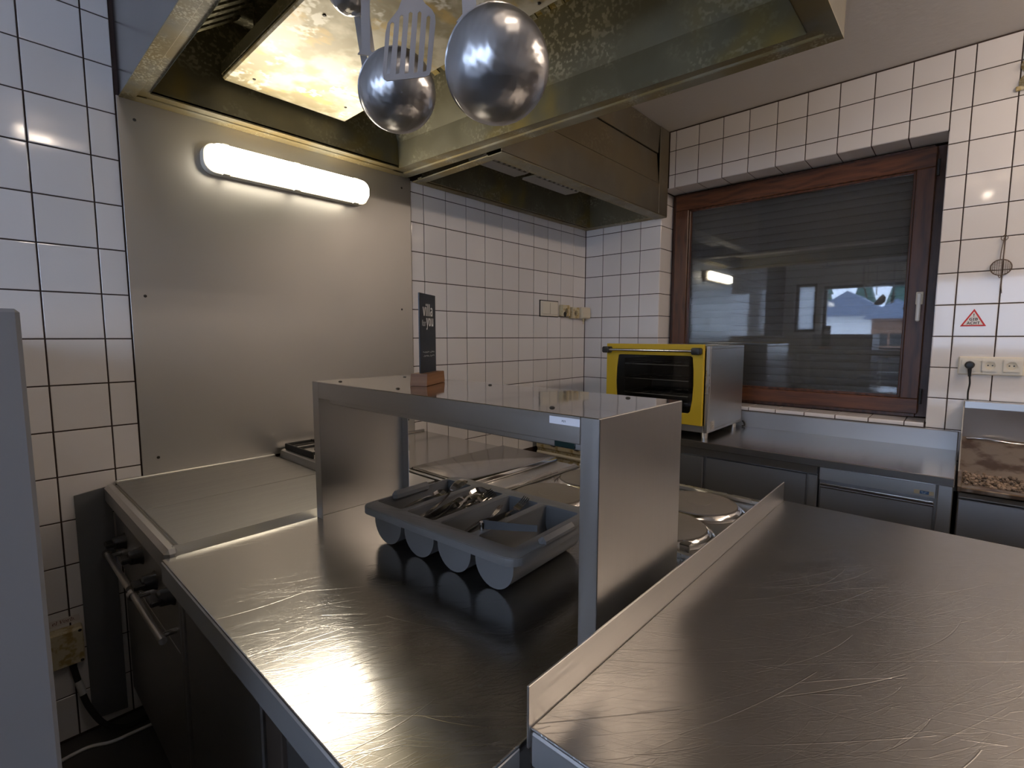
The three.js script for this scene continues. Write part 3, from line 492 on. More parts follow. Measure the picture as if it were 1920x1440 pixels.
// far side of the island: flat unit, lidded pan, four hotplates
{
  const t = thing('island_unit', 'flat steel unit mirroring the back wall tiles', 'kitchen unit', [-1.80, 0, 0.3]);
  part('body', cb(-2.058, -1.56, 0.08, 0.84, 0.012, 0.592, 0.003), M.cabinet, t); part('top', cb(-2.060, -1.541, 0.835, 0.858, 0.010, 0.594, 0.003), M.semi, t); part('rear_rim', cb(-2.06, -1.545, 0.858, 0.868, 0.008, 0.022, 0.003), M.steelU, t); part('plinth', cb(-2.04, -1.60, 0, 0.08, 0.03, 0.58), M.cabinet, t);
  const p = thing('tilting_pan', 'steel pan unit with flat closed lid behind the shelf', 'pan', [-1.80, 0, 0.81]);
  part('body', cb(-2.072, -1.56, 0.08, 0.835, 0.598, 1.028, 0.003), M.cabinet, p); part('deck', cb(-2.080, -1.541, 0.825, 0.846, 0.597, 1.029, 0.003), M.steelU, p); part('plinth', cb(-2.04, -1.60, 0, 0.08, 0.60, 1.02), M.cabinet, p);
  part('front_rim', cb(-2.082, -2.070, 0.84, 0.862, 0.60, 1.03, 0.003), M.satin, p);
  part('lid', prism([[0.602, 0.846], [0.602, 0.864], [0.608, 0.868], [0.905, 0.868], [0.917, 0.864], [0.922, 0.855], [0.922, 0.848]], 'x', -2.060, -1.548, [], 0.002, 0.7), M.semi, p);
  part('divider', cb(-2.03, -1.56, 0.846, 0.858, 1.012, 1.034, 0.004), M.satin, p);
  const r = thing('hotplate_range', 'steel range with four round electric hotplates', 'range', [-1.81, 0, 1.39]);
  part('body', cb(-2.072, -1.56, 0.08, 0.835, 1.036, 1.74, 0.003), M.cabinet, r); part('deck', cb(-2.069, -1.541, 0.825, 0.842, 1.035, 1.745, 0.003), M.satin, r); part('plinth', cb(-2.04, -1.60, 0, 0.08, 1.04, 1.72), M.cabinet, r);
  part('rear_rim', cb(-1.556, -1.541, 0.842, 0.86, 1.036, 1.745, 0.004), M.satin, r); part('front_rim', cb(-2.082, -2.070, 0.84, 0.862, 1.034, 1.745, 0.003), M.satin, r);
  for (const x of [-1.935, -1.695]) for (const z of [1.185, 1.578]) {
    const h = part('hotplate', lathe([[0, 0.0205], [0.035, 0.0205], [0.037, 0.019], [0.105, 0.0195], [0.1095, 0.0175], [0.110, 0.012], [0.110, 0.002]], [x, 0.843, z], [0, 1, 0], 56), M.iron, r, 'round dark cast iron hotplate');
    part('trim_ring', lathe([[0.109, 0.012], [0.1125, 0.014], [0.116, 0.012], [0.1215, 0.004], [0.130, 0.001], [0.132, -0.0005]], [x, 0.843, z], [0, 1, 0], 56), M.shiny, h);
  }
  part('bracket', [cb(-2.055, -2.05, 0.842, 0.872, 1.675, 1.70, 0.001), cb(-2.055, -2.03, 0.868, 0.872, 1.675, 1.70, 0.001)], M.satin, r);
}
// worktop and cabinet in front
{
  const t = thing('worktop', 'scratched steel worktop carrying the cutlery tray', 'worktop', [-2.5, 0.80, 1.29]);
  part('top', prism([[-2.912, 0.7995], [-2.085, 0.7995], [-2.085, 1.766], [-2.900, 1.766], [-2.912, 1.756]], 'y', 0.7955, 0.848, [], 0.002, 0.3), M.topA, t);
  part('edge', [cb(-2.9145, -2.904, 0.7945, 0.8445, 0.801, 1.755, 0.002), cb(-2.903, -2.74, 0.7945, 0.8445, 1.757, 1.7672, 0.002)], M.edge, t);
  const c = thing('base_cabinet', 'steel base cabinet below the cutlery tray worktop', 'cabinet', [-2.5, 0, 1.29]);
  part('body', cb(-2.868, -2.10, 0.09, 0.7945, 0.822, 1.742, 0.003), M.cabinet, c); part('plinth', cb(-2.82, -2.12, 0, 0.09, 0.83, 1.73), M.cabinet, c);
  part('post', [cb(-2.888, -2.860, 0.02, 0.795, 0.800, 0.814, 0.002), cb(-2.888, -2.866, 0.02, 0.795, 0.818, 0.838, 0.002)], M.cabinet, c); part('post', cb(-2.880, -2.866, 0.09, 0.795, 1.30, 1.365, 0.002), M.brownPost, c, 'brownish centre post');
  part('door', cb(-2.884, -2.866, 0.11, 0.775, 0.846, 1.292, 0.003), M.cabinet, c); part('door', cb(-2.884, -2.866, 0.11, 0.775, 1.395, 1.735, 0.003), M.cabinet, c);
}
{
  const t = thing('worktop', 'wide scratched steel worktop with upright edge strip, nearest at right', 'worktop', [-2.14, 0.82, 2.2]);
  part('top', prism([[-2.732, 1.777], [-1.540, 1.777], [-1.540, 2.60], [-2.720, 2.60], [-2.732, 2.588]], 'y', 0.8225, 0.873, [], 0.002, 0.3), M.topB, t);
  part('edge', [cb(-2.7345, -2.724, 0.8218, 0.8695, 1.779, 2.585, 0.003)], M.edge, t);
  part('upright_strip', cb(-2.736, -1.541, 0.845, 0.930, 1.7735, 1.7772, 0.0008), M.steelU, t);
  const c = thing('base_cabinet', 'dark steel base below the nearest right worktop', 'cabinet', [-2.14, 0, 2.2]);
  part('body', cb(-2.66, -1.58, 0.09, 0.8215, 1.80, 2.58, 0.003), M.cabinet, c); part('plinth', cb(-2.6, -1.62, 0, 0.09, 1.83, 2.55), M.cabinet, c);
}
// serving bridge
{
  const t = thing('serving_shelf', 'steel bridge shelf standing over the cutlery tray', 'shelf', [-2.385, 0.848, 1.27]);
  const xf = -2.535, xb = -2.235, z0 = 0.800, z1 = 1.748, yb = 0.848, yt = 1.243, s = 0.0022;
  part('top', cb(xf, xb, yt - s, yt, z0 + 0.002, z1 - 0.002, 0.0008), M.polish, t);
  const leg = (zo, zi) => { const a = Math.min(zo, zi), b = Math.max(zo, zi), d = zo < zi ? 1 : -1; return [cb(xf, xb, yb, yt - 0.0005, Math.min(zo, zo + d * s), Math.max(zo, zo + d * s), 0.0008), cb(xf, xf + s, yb, yt - 0.001, a, b, 0.0008), cb(xb - s, xb, yb, yt - 0.001, a, b, 0.0008)]; };
  part('leg', leg(z0, z0 + 0.034), M.steelV, t); part('leg', leg(z1, z1 - 0.036), M.steelV, t);
  part('apron', cb(xf, xf + s, 1.197, yt - 0.0005, z0 + 0.035, z1 - 0.037, 0.0008), M.steelU, t); part('apron', cb(xb - s, xb, 1.197, yt - 0.0005, z0 + 0.035, z1 - 0.037, 0.0008), M.steelU, t);
  part('light_housing', cb(xf + 0.010, xf + 0.07, 1.184, 1.235, 0.875, z1 - 0.04, 0.002), M.steelU, t);
  part('switch', cb(xf + 0.006, xf + 0.012, 1.186, 1.1965, 1.655, 1.696, 0.001), std({ color: C(0.003, 0.02, 0.018), roughness: 0.35 }), t, 'small dark green rocker switch');
  const lab = canvasTex(256, 56, (g, w, h) => { g.fillStyle = '#e9e9ee'; g.fillRect(0, 0, w, h); g.fillStyle = '#333'; g.font = 'bold 20px sans-serif'; g.textAlign = 'center'; g.textBaseline = 'middle'; g.fillText('P21', w / 2 - 4, h / 2); });
  print('label', [xf - 0.0006, 1.2255, 1.6495], [0, 0, 0.0615], [0, 0.0125, 0], std({ map: lab, roughness: 0.6 }), t);
  for (const [x, z] of [[-2.49, 0.875], [-2.275, 0.875], [-2.49, 1.15], [-2.275, 1.25], [-2.49, 1.62], [-2.275, 1.65]]) part('screw', lathe([[0, 0.003], [0.003, 0.0028], [0.005, 0.001], [0.0052, 0]], [x, yt, z], [0, 1, 0], 12), M.screw, t);
}
// small advertising stand on the shelf
{
  const t = thing('table_sign', 'black villa for you sign in a wooden block', 'sign', [-2.362, 1.2435, 1.104]); t.rotation.y = Math.PI / 6;
  lpart('base', prism([[-0.066, 0], [0.066, 0], [0.060, 0.031], [-0.060, 0.031]], 'z', -0.023, 0.023, [], 0.0015, 0.3), M.oak, t, 'slanted oak block');
  const b = lpart('board', cb(-0.052, 0.057, 0.026, 0.236, -0.003, 0.001, 0.0006), std({ color: C(0.018, 0.019, 0.022), roughness: 0.45 }), t);
  const tx = canvasTex(512, 986, (g, w, h) => {
    g.fillStyle = '#202226'; g.fillRect(0, 0, w, h); g.fillStyle = '#d9d9d6'; g.textBaseline = 'alphabetic';
    g.font = 'bold 176px sans-serif'; g.save(); g.translate(88, 268); g.scale(0.94, 1.12); g.fillText('villa', 0, 0); g.restore();
    g.font = '96px sans-serif'; g.fillText('for', 60, 392); g.font = 'bold 176px sans-serif'; g.save(); g.translate(196, 392); g.scale(0.80, 1.06); g.fillText('you', 0, 0); g.restore();
    g.strokeStyle = '#c9c9c6'; g.lineWidth = 5; seed = 12;                       // two lines of small script, too small to read in the photograph
    for (const [y, a, e] of [[716, 80, 470], [764, 100, 460]]) { g.beginPath(); g.moveTo(a, y); for (let x = a; x < e; x += 7) { if (Math.abs(x - (a + e) / 2 - 20) < 14) g.moveTo(x, y); else g.lineTo(x, y + rr(-13, 9)); } g.stroke(); }
  });
  const f = new THREE.PlaneGeometry(0.107, 0.208); f.translate(0.0025, 0.131, 0.00115); lpart('print', f, std({ map: tx, roughness: 0.45 }), b);
}
// cutlery tray: four round-bottomed troughs hung in one moulded rim
const TY = 0.947;
{
  const t = thing('cutlery_tray', 'grey plastic cutlery tray with four round bottomed compartments', 'cutlery tray', [-2.367, 0.8485, 1.299]); t.rotation.y = 0.06;
  const zc = [1.107, 1.2245, 1.342, 1.4595], rad = 0.0515, x0 = -2.492, x1 = -2.236, yr = 0.904;
  const U = (c, r, top) => { const p = [[c - r, top]]; for (let i = 0; i <= 16; i++) { const a = Math.PI + Math.PI * i / 16; p.push([c + r * Math.cos(a), yr + (yr - 0.8495) / 0.0525 * r * Math.sin(a)]); } p.push([c + r, top]); return p; };
  for (const c of zc) {
    const out = U(c, rad, TY - 0.004), inn = U(c, rad - 0.003, TY - 0.004).reverse();
    part('trough', [prism([...out, ...inn], 'x', x0, x1), prism(U(c, rad + 0.0006, TY - 0.004), 'x', x0 - 0.0012, x0 + 0.0025), prism(U(c, rad + 0.0006, TY - 0.004), 'x', x1 - 0.0025, x1 + 0.0012)], M.tray, t);
  }
  const rrect = (a, b, c, d, r) => { const p = []; for (const [cx, cy, s] of [[b - r, d - r, 0], [a + r, d - r, 1], [a + r, c + r, 2], [b - r, c + r, 3]]) for (let i = 0; i <= 6; i++) { const q = (s + i / 6) * Math.PI / 2; p.push([cx + r * Math.cos(q), cy + r * Math.sin(q)]); } return p; };
  const hole = zc.map((c) => rrect(x0 + 0.003, x1 - 0.003, c - rad + 0.003, c + rad - 0.003, 0.008).reverse());
  part('rim', [prism(rrect(-2.533, -2.200, 1.052, 1.546, 0.03), 'y', TY - 0.004, TY + 0.002, hole, 0.001, 0.4), prism(rrect(-2.535, -2.198, 1.050, 1.548, 0.032), 'y', TY - 0.016, TY + 0.0005, [rrect(-2.531, -2.202, 1.054, 1.544, 0.029).reverse()], 0.001, 0.4)], M.tray, t);
  for (const [a, b] of [[1.050, 1.070], [1.528, 1.548]]) part('grip', cb(-2.440, -2.315, TY - 0.012, TY + 0.014, a, b, 0.008), M.tray, t);
}
// cutlery, piece by piece
{
  const metal = M.shiny;
  const bowlGeo = (L, w, d) => grid((u, v) => { const a = (u - 0.5) * 2, b = (v - 0.5) * 2, s = Math.sqrt(Math.max(0, 1 - a * a)) * (1 + 0.18 * a); return [a * L / 2, -d * (1 - a * a) * (1 - b * b * 0.92) + 0.0, b * s * w / 2]; }, 16, 10);
  const spoonG = { bowl: bowlGeo(0.066, 0.043, 0.012).translate(0.033, 0, 0), handle: strip([[0.001, 0.0, 0], [-0.015, 0.006, 0], [-0.06, 0.012, 0], [-0.10, 0.010, 0], [-0.135, 0.004, 0]], (u) => 0.006 + 0.010 * sm(0.35, 1, u), 0.0022, [0, 0, 1], 16) };
  const forkG = { head: mergeGeometries([strip([[0.002, 0, 0], [0.014, -0.005, 0], [0.028, -0.006, 0]], (u) => 0.008 + 0.016 * sm(0, 0.6, u), 0.0018, [0, 0, 1], 8), ...[-0.0095, -0.0032, 0.0032, 0.0095].map((z) => strip([[0.026, -0.006, z], [0.05, -0.004, z], [0.070, 0.003, z]], (u) => 0.0042 - 0.0018 * u, 0.0016, [0, 0, 1], 6))]), handle: spoonG.handle.clone() };
  const knifeG = { blade: strip([[0.0, 0, 0], [0.05, 0, 0.001], [0.10, 0, 0.0]], (u) => 0.017 - 0.009 * u * u, 0.0012, [0, 0, 1], 10), handle: strip([[0.002, 0, 0], [-0.05, 0, 0], [-0.105, 0, 0]], (u) => 0.012 + 0.004 * u, 0.006, [0, 0, 1], 10) };
  // at = middle of the bowl (or the tine tips) ; turn about y, tilt of the handle line, roll about it
  const lay = (name, label, cat, G, at, off, turn, tilt, roll, grp, k = 1) => {
    const q = new THREE.Quaternion().setFromAxisAngle(V(0, 1, 0), turn).multiply(new THREE.Quaternion().setFromAxisAngle(V(0, 0, 1), tilt)).multiply(new THREE.Quaternion().setFromAxisAngle(V(1, 0, 0), roll));
    const d = V(1, 0, 0).applyQuaternion(q), o = thing(name, label, cat, V(...at).addScaledVector(d, -off * k).toArray(), grp);
    o.quaternion.copy(q); o.scale.setScalar(k); for (const n in G) lpart(n, G[n], metal, o); return o;
  };
  const P = Math.PI, g1 = 'soup spoons in the tray', g2 = 'forks in the tray', g3 = 'teaspoons in the tray', g4 = 'knives in the tray';
  for (const [label, at, turn, tilt, roll] of [
    ['bright soup spoon lying belly up, topmost in the tray', [-2.338, 0.980, 1.194], 0.05, 0.32, P], ['dark hollow soup spoon right of the bright one', [-2.290, 0.952, 1.214], -0.08, 0.20, 0.35],
    ['soup spoon showing its belly below the bright one', [-2.336, 0.954, 1.242], -0.14, 0.20, P - 0.35], ['soup spoon at the bottom of the spoon pile', [-2.315, 0.903, 1.222], 0.03, 0.05, 0.1],
    ['soup spoon low in the pile beside the left divider', [-2.325, 0.917, 1.204], 0.07, 0.10, -0.3], ['soup spoon low in the pile beside the right divider', [-2.305, 0.922, 1.240], -0.10, 0.12, 0.4],
    ['soup spoon in the middle of the pile', [-2.352, 0.940, 1.210], 0.02, 0.16, P + 0.2]]) lay('soup_spoon', label, 'spoon', spoonG, at, 0.033, turn, tilt, roll, g1, 0.87);
  for (const [label, at, turn, tilt, roll] of [['small fork leaning right of the soup spoons', [-2.262, 0.956, 1.246], -0.04, 0.22, 0.6], ['small fork tucked under the leaning fork', [-2.258, 0.944, 1.256], 0.02, 0.18, 0.9]]) lay('dinner_fork', label, 'fork', forkG, at, 0.07, turn, tilt, roll, g2, 0.82);
  for (const [label, at, turn, tilt, roll] of [['teaspoon on top at the left in the first compartment', [-2.318, 0.930, 1.088], 0.05, 0.12, 0.2], ['teaspoon on top at the right in the first compartment', [-2.312, 0.930, 1.108], -0.12, 0.12, -0.2], ['teaspoon with its handle raised in the first compartment', [-2.372, 0.916, 1.118], 0.1, -0.05, P], ['teaspoon lying lowest in the first compartment', [-2.345, 0.900, 1.106], 0.02, 0.04, 0.1]]) lay('teaspoon', label, 'spoon', spoonG, at, 0.033, turn, tilt, roll, g3, 0.70);
  for (const [label, at, turn, tilt, roll] of [['fork with raised tines in the third compartment', [-2.318, 0.950, 1.330], 0.04, 0.30, -0.3], ['fork lying left of the raised fork', [-2.312, 0.942, 1.318], 0.1, 0.28, -0.5], ['fork lying lowest in the third compartment', [-2.300, 0.926, 1.345], -0.02, 0.2, 0.1], ['fork pointing up at the tray back', [-2.246, 0.958, 1.352], 0.05, 0.32, 0.3]]) lay('dinner_fork', label, 'fork', forkG, at, 0.07, turn, tilt, roll, g2, 0.80);
  for (const [label, at, turn, roll] of [['knife lying lowest in the fourth compartment', [-2.365, 0.882, 1.462], 0.04, 0.1], ['knife beside the divider in the fourth compartment', [-2.362, 0.893, 1.446], 0.12, 0.5], ['knife lying on top in the fourth compartment', [-2.358, 0.902, 1.470], -0.06, -0.2]]) lay('table_knife', label, 'knife', knifeG, at, 0, turn, 0.02, roll, g4);
  const q = thing('cake_tongs', 'dark steel tongs lying across the two right compartments', 'tongs', [-2.41, 0.95, 1.45]);
  part('arm', strip([[-2.452, 0.961, 1.403], [-2.440, 0.964, 1.44], [-2.426, 0.967, 1.48], [-2.412, 0.972, 1.524]], (u) => 0.019 - 0.006 * u, 0.0016, [0.25, 1, 0], 12), M.darkSteel, q);
  part('arm', strip([[-2.452, 0.957, 1.403], [-2.42, 0.957, 1.395], [-2.385, 0.953, 1.385], [-2.350, 0.948, 1.374]], (u) => 0.019 - 0.006 * u, 0.0016, [0, 1, 0.25], 12), M.darkSteel, q);
  part('spring_bend', cyl([-2.4535, 0.947, 1.402], [-2.4535, 0.967, 1.402], 0.006, 0.006, 14), M.shiny, q);
}

// ---------------------------------------------------------------- counter along the window wall
{
  const t = thing('worktop', 'smooth steel worktop with upstand under the brown window', 'worktop', [-0.35, 0.78, 1.36]);
  const z0 = 0.545, z1 = 2.160;
  part('top', cb(-0.662, -0.012, 0.79, 0.826, z0, z1, 0.003), M.mirror, t); part('upstand', cb(-0.022, -0.004, 0.822, 0.918, z0, z1, 0.003), M.upstand, t);
  const c = thing('base_cabinet', 'steel cupboard below the yellow oven worktop', 'cabinet', [-0.33, 0, 1.1]);
  part('body', cb(-0.61, -0.02, 0.09, 0.788, 0.55, 1.70, 0.002), M.cabinet, c); part('plinth', cb(-0.56, -0.02, 0, 0.09, 0.55, 1.70), M.cabinet, c);
  part('apron', prism([[-0.648, 0.789], [-0.640, 0.752], [-0.632, 0.752], [-0.632, 0.789]], 'z', z0 + 0.002, 1.70), M.steelU, c); part('door', cb(-0.626, -0.611, 0.10, 0.738, 0.56, 1.178, 0.003), M.cabinet, c); part('door', cb(-0.622, -0.611, 0.10, 0.742, 1.192, 1.655, 0.003), M.cabinet, c); part('post', cb(-0.628, -0.611, 0.10, 0.744, 1.662, 1.70, 0.002), M.steelV, c);
  const d = thing('drawer_fridge', 'steel drawer fridge with blue badge below the window worktop', 'drawer fridge', [-0.33, 0, 1.93]);
  part('body', cb(-0.61, -0.02, 0.09, 0.788, 1.704, 2.158, 0.002), M.cabinet, d); part('plinth', cb(-0.56, -0.02, 0, 0.09, 1.71, 2.15), M.cabinet, d);
  part('fascia', cb(-0.634, -0.611, 0.728, 0.785, 1.706, 2.108, 0.002), M.steelU, d); part('post', cb(-0.640, -0.611, 0.10, 0.7885, 2.112, 2.158, 0.003), M.steelV, d);
  for (const [a, b] of [[0.42, 0.716], [0.11, 0.405]]) { const w = part('drawer', cb(-0.630, -0.611, a, b - 0.012, 1.712, 2.104, 0.003), M.cabinet, d); part('grip_edge', [cb(-0.642, -0.630, b - 0.014, b, 1.712, 2.104, 0.003), cb(-0.634, -0.630, b - 0.024, b - 0.018, 1.712, 2.104, 0.001)], M.shiny, w); }
  const bd = canvasTex(256, 64, (g, w, h) => { g.fillStyle = '#b9a98a'; g.fillRect(0, 0, w, h); g.fillStyle = '#274f78'; g.fillRect(76, 6, 118, 52); g.fillStyle = '#c7d6e4'; for (const [x, y, l] of [[92, 16, 26], [140, 16, 34], [96, 30, 20], [128, 34, 30], [108, 44, 40]]) g.fillRect(x, y, l, 5); });
  print('badge', [-0.6346, 0.738, 2.040], [0, 0, 0.062], [0, 0.016, 0], std({ map: bd, roughness: 0.5 }), d);
}
// yellow convection oven
{
  const t = thing('convection_oven', 'yellow fronted steel convection oven with glass door', 'oven', [-0.33, 0.826, 0.877]);
  const z0 = 0.573, z1 = 1.180;
  part('body', [cb(-0.570, -0.050, 0.858, 0.874, z0 + 0.004, z1, 0.002), cb(-0.570, -0.050, 1.304, 1.322, z0 + 0.004, z1, 0.003), cb(-0.570, -0.050, 0.874, 1.304, z1 - 0.02, z1, 0.002), cb(-0.570, -0.050, 0.874, 1.304, z0 + 0.004, z0 + 0.024, 0.002), cb(-0.066, -0.050, 0.874, 1.304, z0 + 0.024, z1 - 0.02, 0.002)], M.steelU, t);
  part('front_band', [cb(-0.582, -0.571, 0.858, 1.32, z1 - 0.022, z1 - 0.002, 0.002), cb(-0.582, -0.571, 0.858, 0.896, z0 + 0.004, z1 - 0.024, 0.002)], M.satin, t);
  // glass outline bulging at both sides
  const q = (z, y) => [z, y], gl = [q(0.652, 1.262), q(0.662, 1.266), q(1.086, 1.266), q(1.096, 1.258), q(1.102, 1.19), q(1.104, 1.11), q(1.100, 1.03), q(1.090, 0.968), q(1.080, 0.958), q(0.668, 0.958), q(0.656, 0.968), q(0.645, 1.03), q(0.640, 1.11), q(0.643, 1.19)];
  const d = part('door', prism([[z0, 0.897], [z1 - 0.026, 0.897], [z1 - 0.026, 1.328], [z0, 1.328]], 'x', -0.606, -0.584, [gl.slice().reverse()], 0.003, 0.3), M.yellow, t, 'yellow door frame');
  const black = phy({ color: C(0.02, 0.02, 0.022), roughness: 0.05 });
  part('door_glass', prism(gl, 'x', -0.602, -0.599), M.ovenGlass, d); part('glass_border', prism(gl, 'x', -0.598, -0.594, [[[0.690, 1.245], [1.075, 1.245], [1.075, 0.975], [0.690, 0.975]].reverse()]), black, d);
  part('seal', cb(-0.584, -0.571, 0.893, 0.899, z0 + 0.01, z1 - 0.03, 0.001), M.rubber, t);
  const h = part('handle', cyl([-0.642, 1.293, 0.60], [-0.642, 1.293, 1.118], 0.0075, 0.0075, 16), M.shiny, t, 'bright steel door bar');
  for (const z of [0.590, 1.126]) part('handle_end', [prism([[z - 0.022, 1.281], [z - 0.016, 1.275], [z + 0.016, 1.275], [z + 0.022, 1.281], [z + 0.022, 1.305], [z + 0.016, 1.311], [z - 0.016, 1.311], [z - 0.022, 1.305]], 'x', -0.654, -0.606, [], 0.004)], M.black, h);
  part('cavity', [cb(-0.10, -0.095, 0.90, 1.28, 0.61, 1.14, 0.001), cb(-0.55, -0.1, 0.90, 0.905, 0.61, 1.14), cb(-0.55, -0.1, 1.275, 1.28, 0.61, 1.14), cb(-0.55, -0.1, 0.9, 1.28, 0.61, 0.615), cb(-0.55, -0.1, 0.9, 1.28, 1.135, 1.14)], std({ color: C(0.10, 0.10, 0.10), metalness: 0.6, roughness: 0.5 }), t);
  for (const y of [0.955, 1.04, 1.125, 1.21]) part('rack', [cyl([-0.545, y, 0.62], [-0.545, y, 1.13], 0.003, 0.003, 8), cyl([-0.20, y, 0.62], [-0.20, y, 1.13], 0.003, 0.003, 8), ...[0.63, 0.755, 0.877, 1.0, 1.12].map((z) => cyl([-0.545, y, z], [-0.2, y, z], 0.002, 0.002, 6))], M.satin, t);
  for (const x of [-0.545, -0.10]) for (const z of [0.62, 1.15]) part('foot', cyl([x, 0.826, z], [x, 0.859, z], 0.016, 0.020, 18), M.satin, t);
  const plate = canvasTex(128, 96, (g, w, h) => { g.fillStyle = '#b9b2aa'; g.fillRect(0, 0, w, h); g.fillStyle = '#5a524c'; for (let i = 0; i < 6; i++) g.fillRect(8, 8 + i * 14, 40 + ((i * 37) % 60), 5); });
  print('rating_plate', [-0.552, 0.872, z1 + 0.0006], [0.062, 0, 0], [0, 0.045, 0], std({ map: plate, roughness: 0.5, metalness: 0.2 }), t);
  solo('oven_cable', tube([[-0.05, 0.862, 1.188], [-0.045, 0.85, 1.196], [-0.05, 0.835, 1.20], [-0.06, 0.831, 1.19]], 0.005, 24, 8), M.rubber, 'short black cable beneath the oven side', 'cable');
}
// cream cooker in the corner, seen under the shelf
{
  const t = thing('cooker', 'cream coloured cooker front with black knob in the corner', 'cooker', [-0.32, 0, 0.28]);
  part('body', cb(-0.600, -0.02, 0.03, 0.80, 0.03, 0.535, 0.006), M.creamOld, t); part('control_panel', cb(-0.618, -0.598, 0.615, 0.795, 0.034, 0.531, 0.010), M.creamOld, t); part('door', cb(-0.615, -0.599, 0.12, 0.575, 0.036, 0.529, 0.008), M.creamOld, t);
  part('door_bar', cyl([-0.628, 0.592, 0.06], [-0.628, 0.592, 0.505], 0.011, 0.011, 14), M.cream, t);
  for (const z of [0.19, 0.375]) { const k = part('knob', lathe([[0, 0.024], [0.017, 0.024], [0.02, 0.018], [0.021, 0]], [-0.619, 0.667, z], [-1, 0, 0], 22), M.black, t); part('knob_ring', lathe([[0.021, 0.003], [0.026, 0.002], [0.026, 0]], [-0.618, 0.667, z], [-1, 0, 0], 22), M.shiny, k); }
  part('foot', [[-0.57, 0.06], [-0.57, 0.50], [-0.06, 0.06], [-0.06, 0.50]].map(([x, z]) => cyl([x, 0, z], [x, 0.035, z], 0.015)), M.black, t);
}
// lava stone grill at the right edge
{
  const t = thing('lava_grill', 'steel lava stone grill with tall splash guard', 'grill', [-0.33, 0, 2.5]);
  const z0 = 2.168, z1 = 2.86;
  part('body', cb(-0.62, -0.02, 0.09, 0.775, z0 + 0.004, z1, 0.003), M.cabinet, t); part('plinth', cb(-0.56, -0.02, 0, 0.09, z0 + 0.01, z1), M.cabinet, t);
  part('rim', [cb(-0.655, -0.60, 0.778, 0.796, z0, z1, 0.003), cb(-0.66, -0.30, 0.778, 0.800, z0, z0 + 0.012, 0.002)], M.stainedSteel, t);
  part('guard_side', prism([[-0.006, 0.78], [-0.40, 0.78], [-0.30, 0.86], [-0.14, 0.93], [-0.085, 1.045], [-0.06, 1.072], [-0.006, 1.072]], 'z', z0, z0 + 0.004), M.steelV, t); part('guard_side', prism([[-0.006, 0.78], [-0.40, 0.78], [-0.30, 0.86], [-0.14, 0.93], [-0.085, 1.045], [-0.06, 1.072], [-0.006, 1.072]], 'z', z1 - 0.004, z1), M.steelV, t);
  part('guard_back', prism([[-0.006, 1.072], [-0.085, 1.072], [-0.085, 1.042], [-0.080, 1.042], [-0.045, 0.90], [-0.040, 0.90], [-0.006, 1.065]], 'z', z0 + 0.005, z1 - 0.005), M.steelU, t);
  part('guard_slope', prism([[-0.040, 0.905], [-0.060, 0.895], [-0.39, 0.785], [-0.39, 0.780], [-0.040, 0.890]], 'z', z0 + 0.005, z1 - 0.005), M.stainedSteel, t);
  part('foil_edge', tube(Array.from({ length: 14 }, (_, i) => [-0.065 + 0.006 * Math.sin(i * 2.1), 0.897 + 0.004 * Math.sin(i * 1.3), z0 + 0.02 + i * 0.05]), 0.004, 60, 6), M.shiny, t);
  const geo = new THREE.IcosahedronGeometry(0.007, 0), n = 900, im = new THREE.InstancedMesh(geo, M.stone, n), m = new THREE.Matrix4(), qq = new THREE.Quaternion(), col = new THREE.Color(); seed = 909;
  for (let i = 0; i < n; i++) { qq.setFromEuler(new THREE.Euler(rr(0, 6), rr(0, 6), rr(0, 6))); const s = rr(0.6, 1.3); m.compose(V(rr(-0.595, -0.36) + 0.33, rr(0.789, 0.802), rr(z0 + 0.018, z1 - 0.02) - 2.5), qq, V(s, s * rr(0.6, 1), s)); im.setMatrixAt(i, m); const k = rr(0.5, 2.2); im.setColorAt(i, col.setRGB(k, k * 0.95, k * 0.9)); }
  im.name = 'lava_stones'; im.userData = { kind: 'stuff', label: 'bed of small brown lava stones' }; shadows(im); t.add(im); part('stone_tray', cb(-0.60, -0.355, 0.776, 0.787, z0 + 0.012, z1 - 0.006, 0.001), M.stone, t);
  const d = part('door', cb(-0.642, -0.621, 0.10, 0.745, z0 + 0.006, z1, 0.003), M.cabinet, t); part('grip_edge', prism([[-0.655, 0.774], [-0.621, 0.774], [-0.621, 0.748], [-0.636, 0.748], [-0.652, 0.758]], 'z', z0 + 0.006, z1), M.satin, d);
}

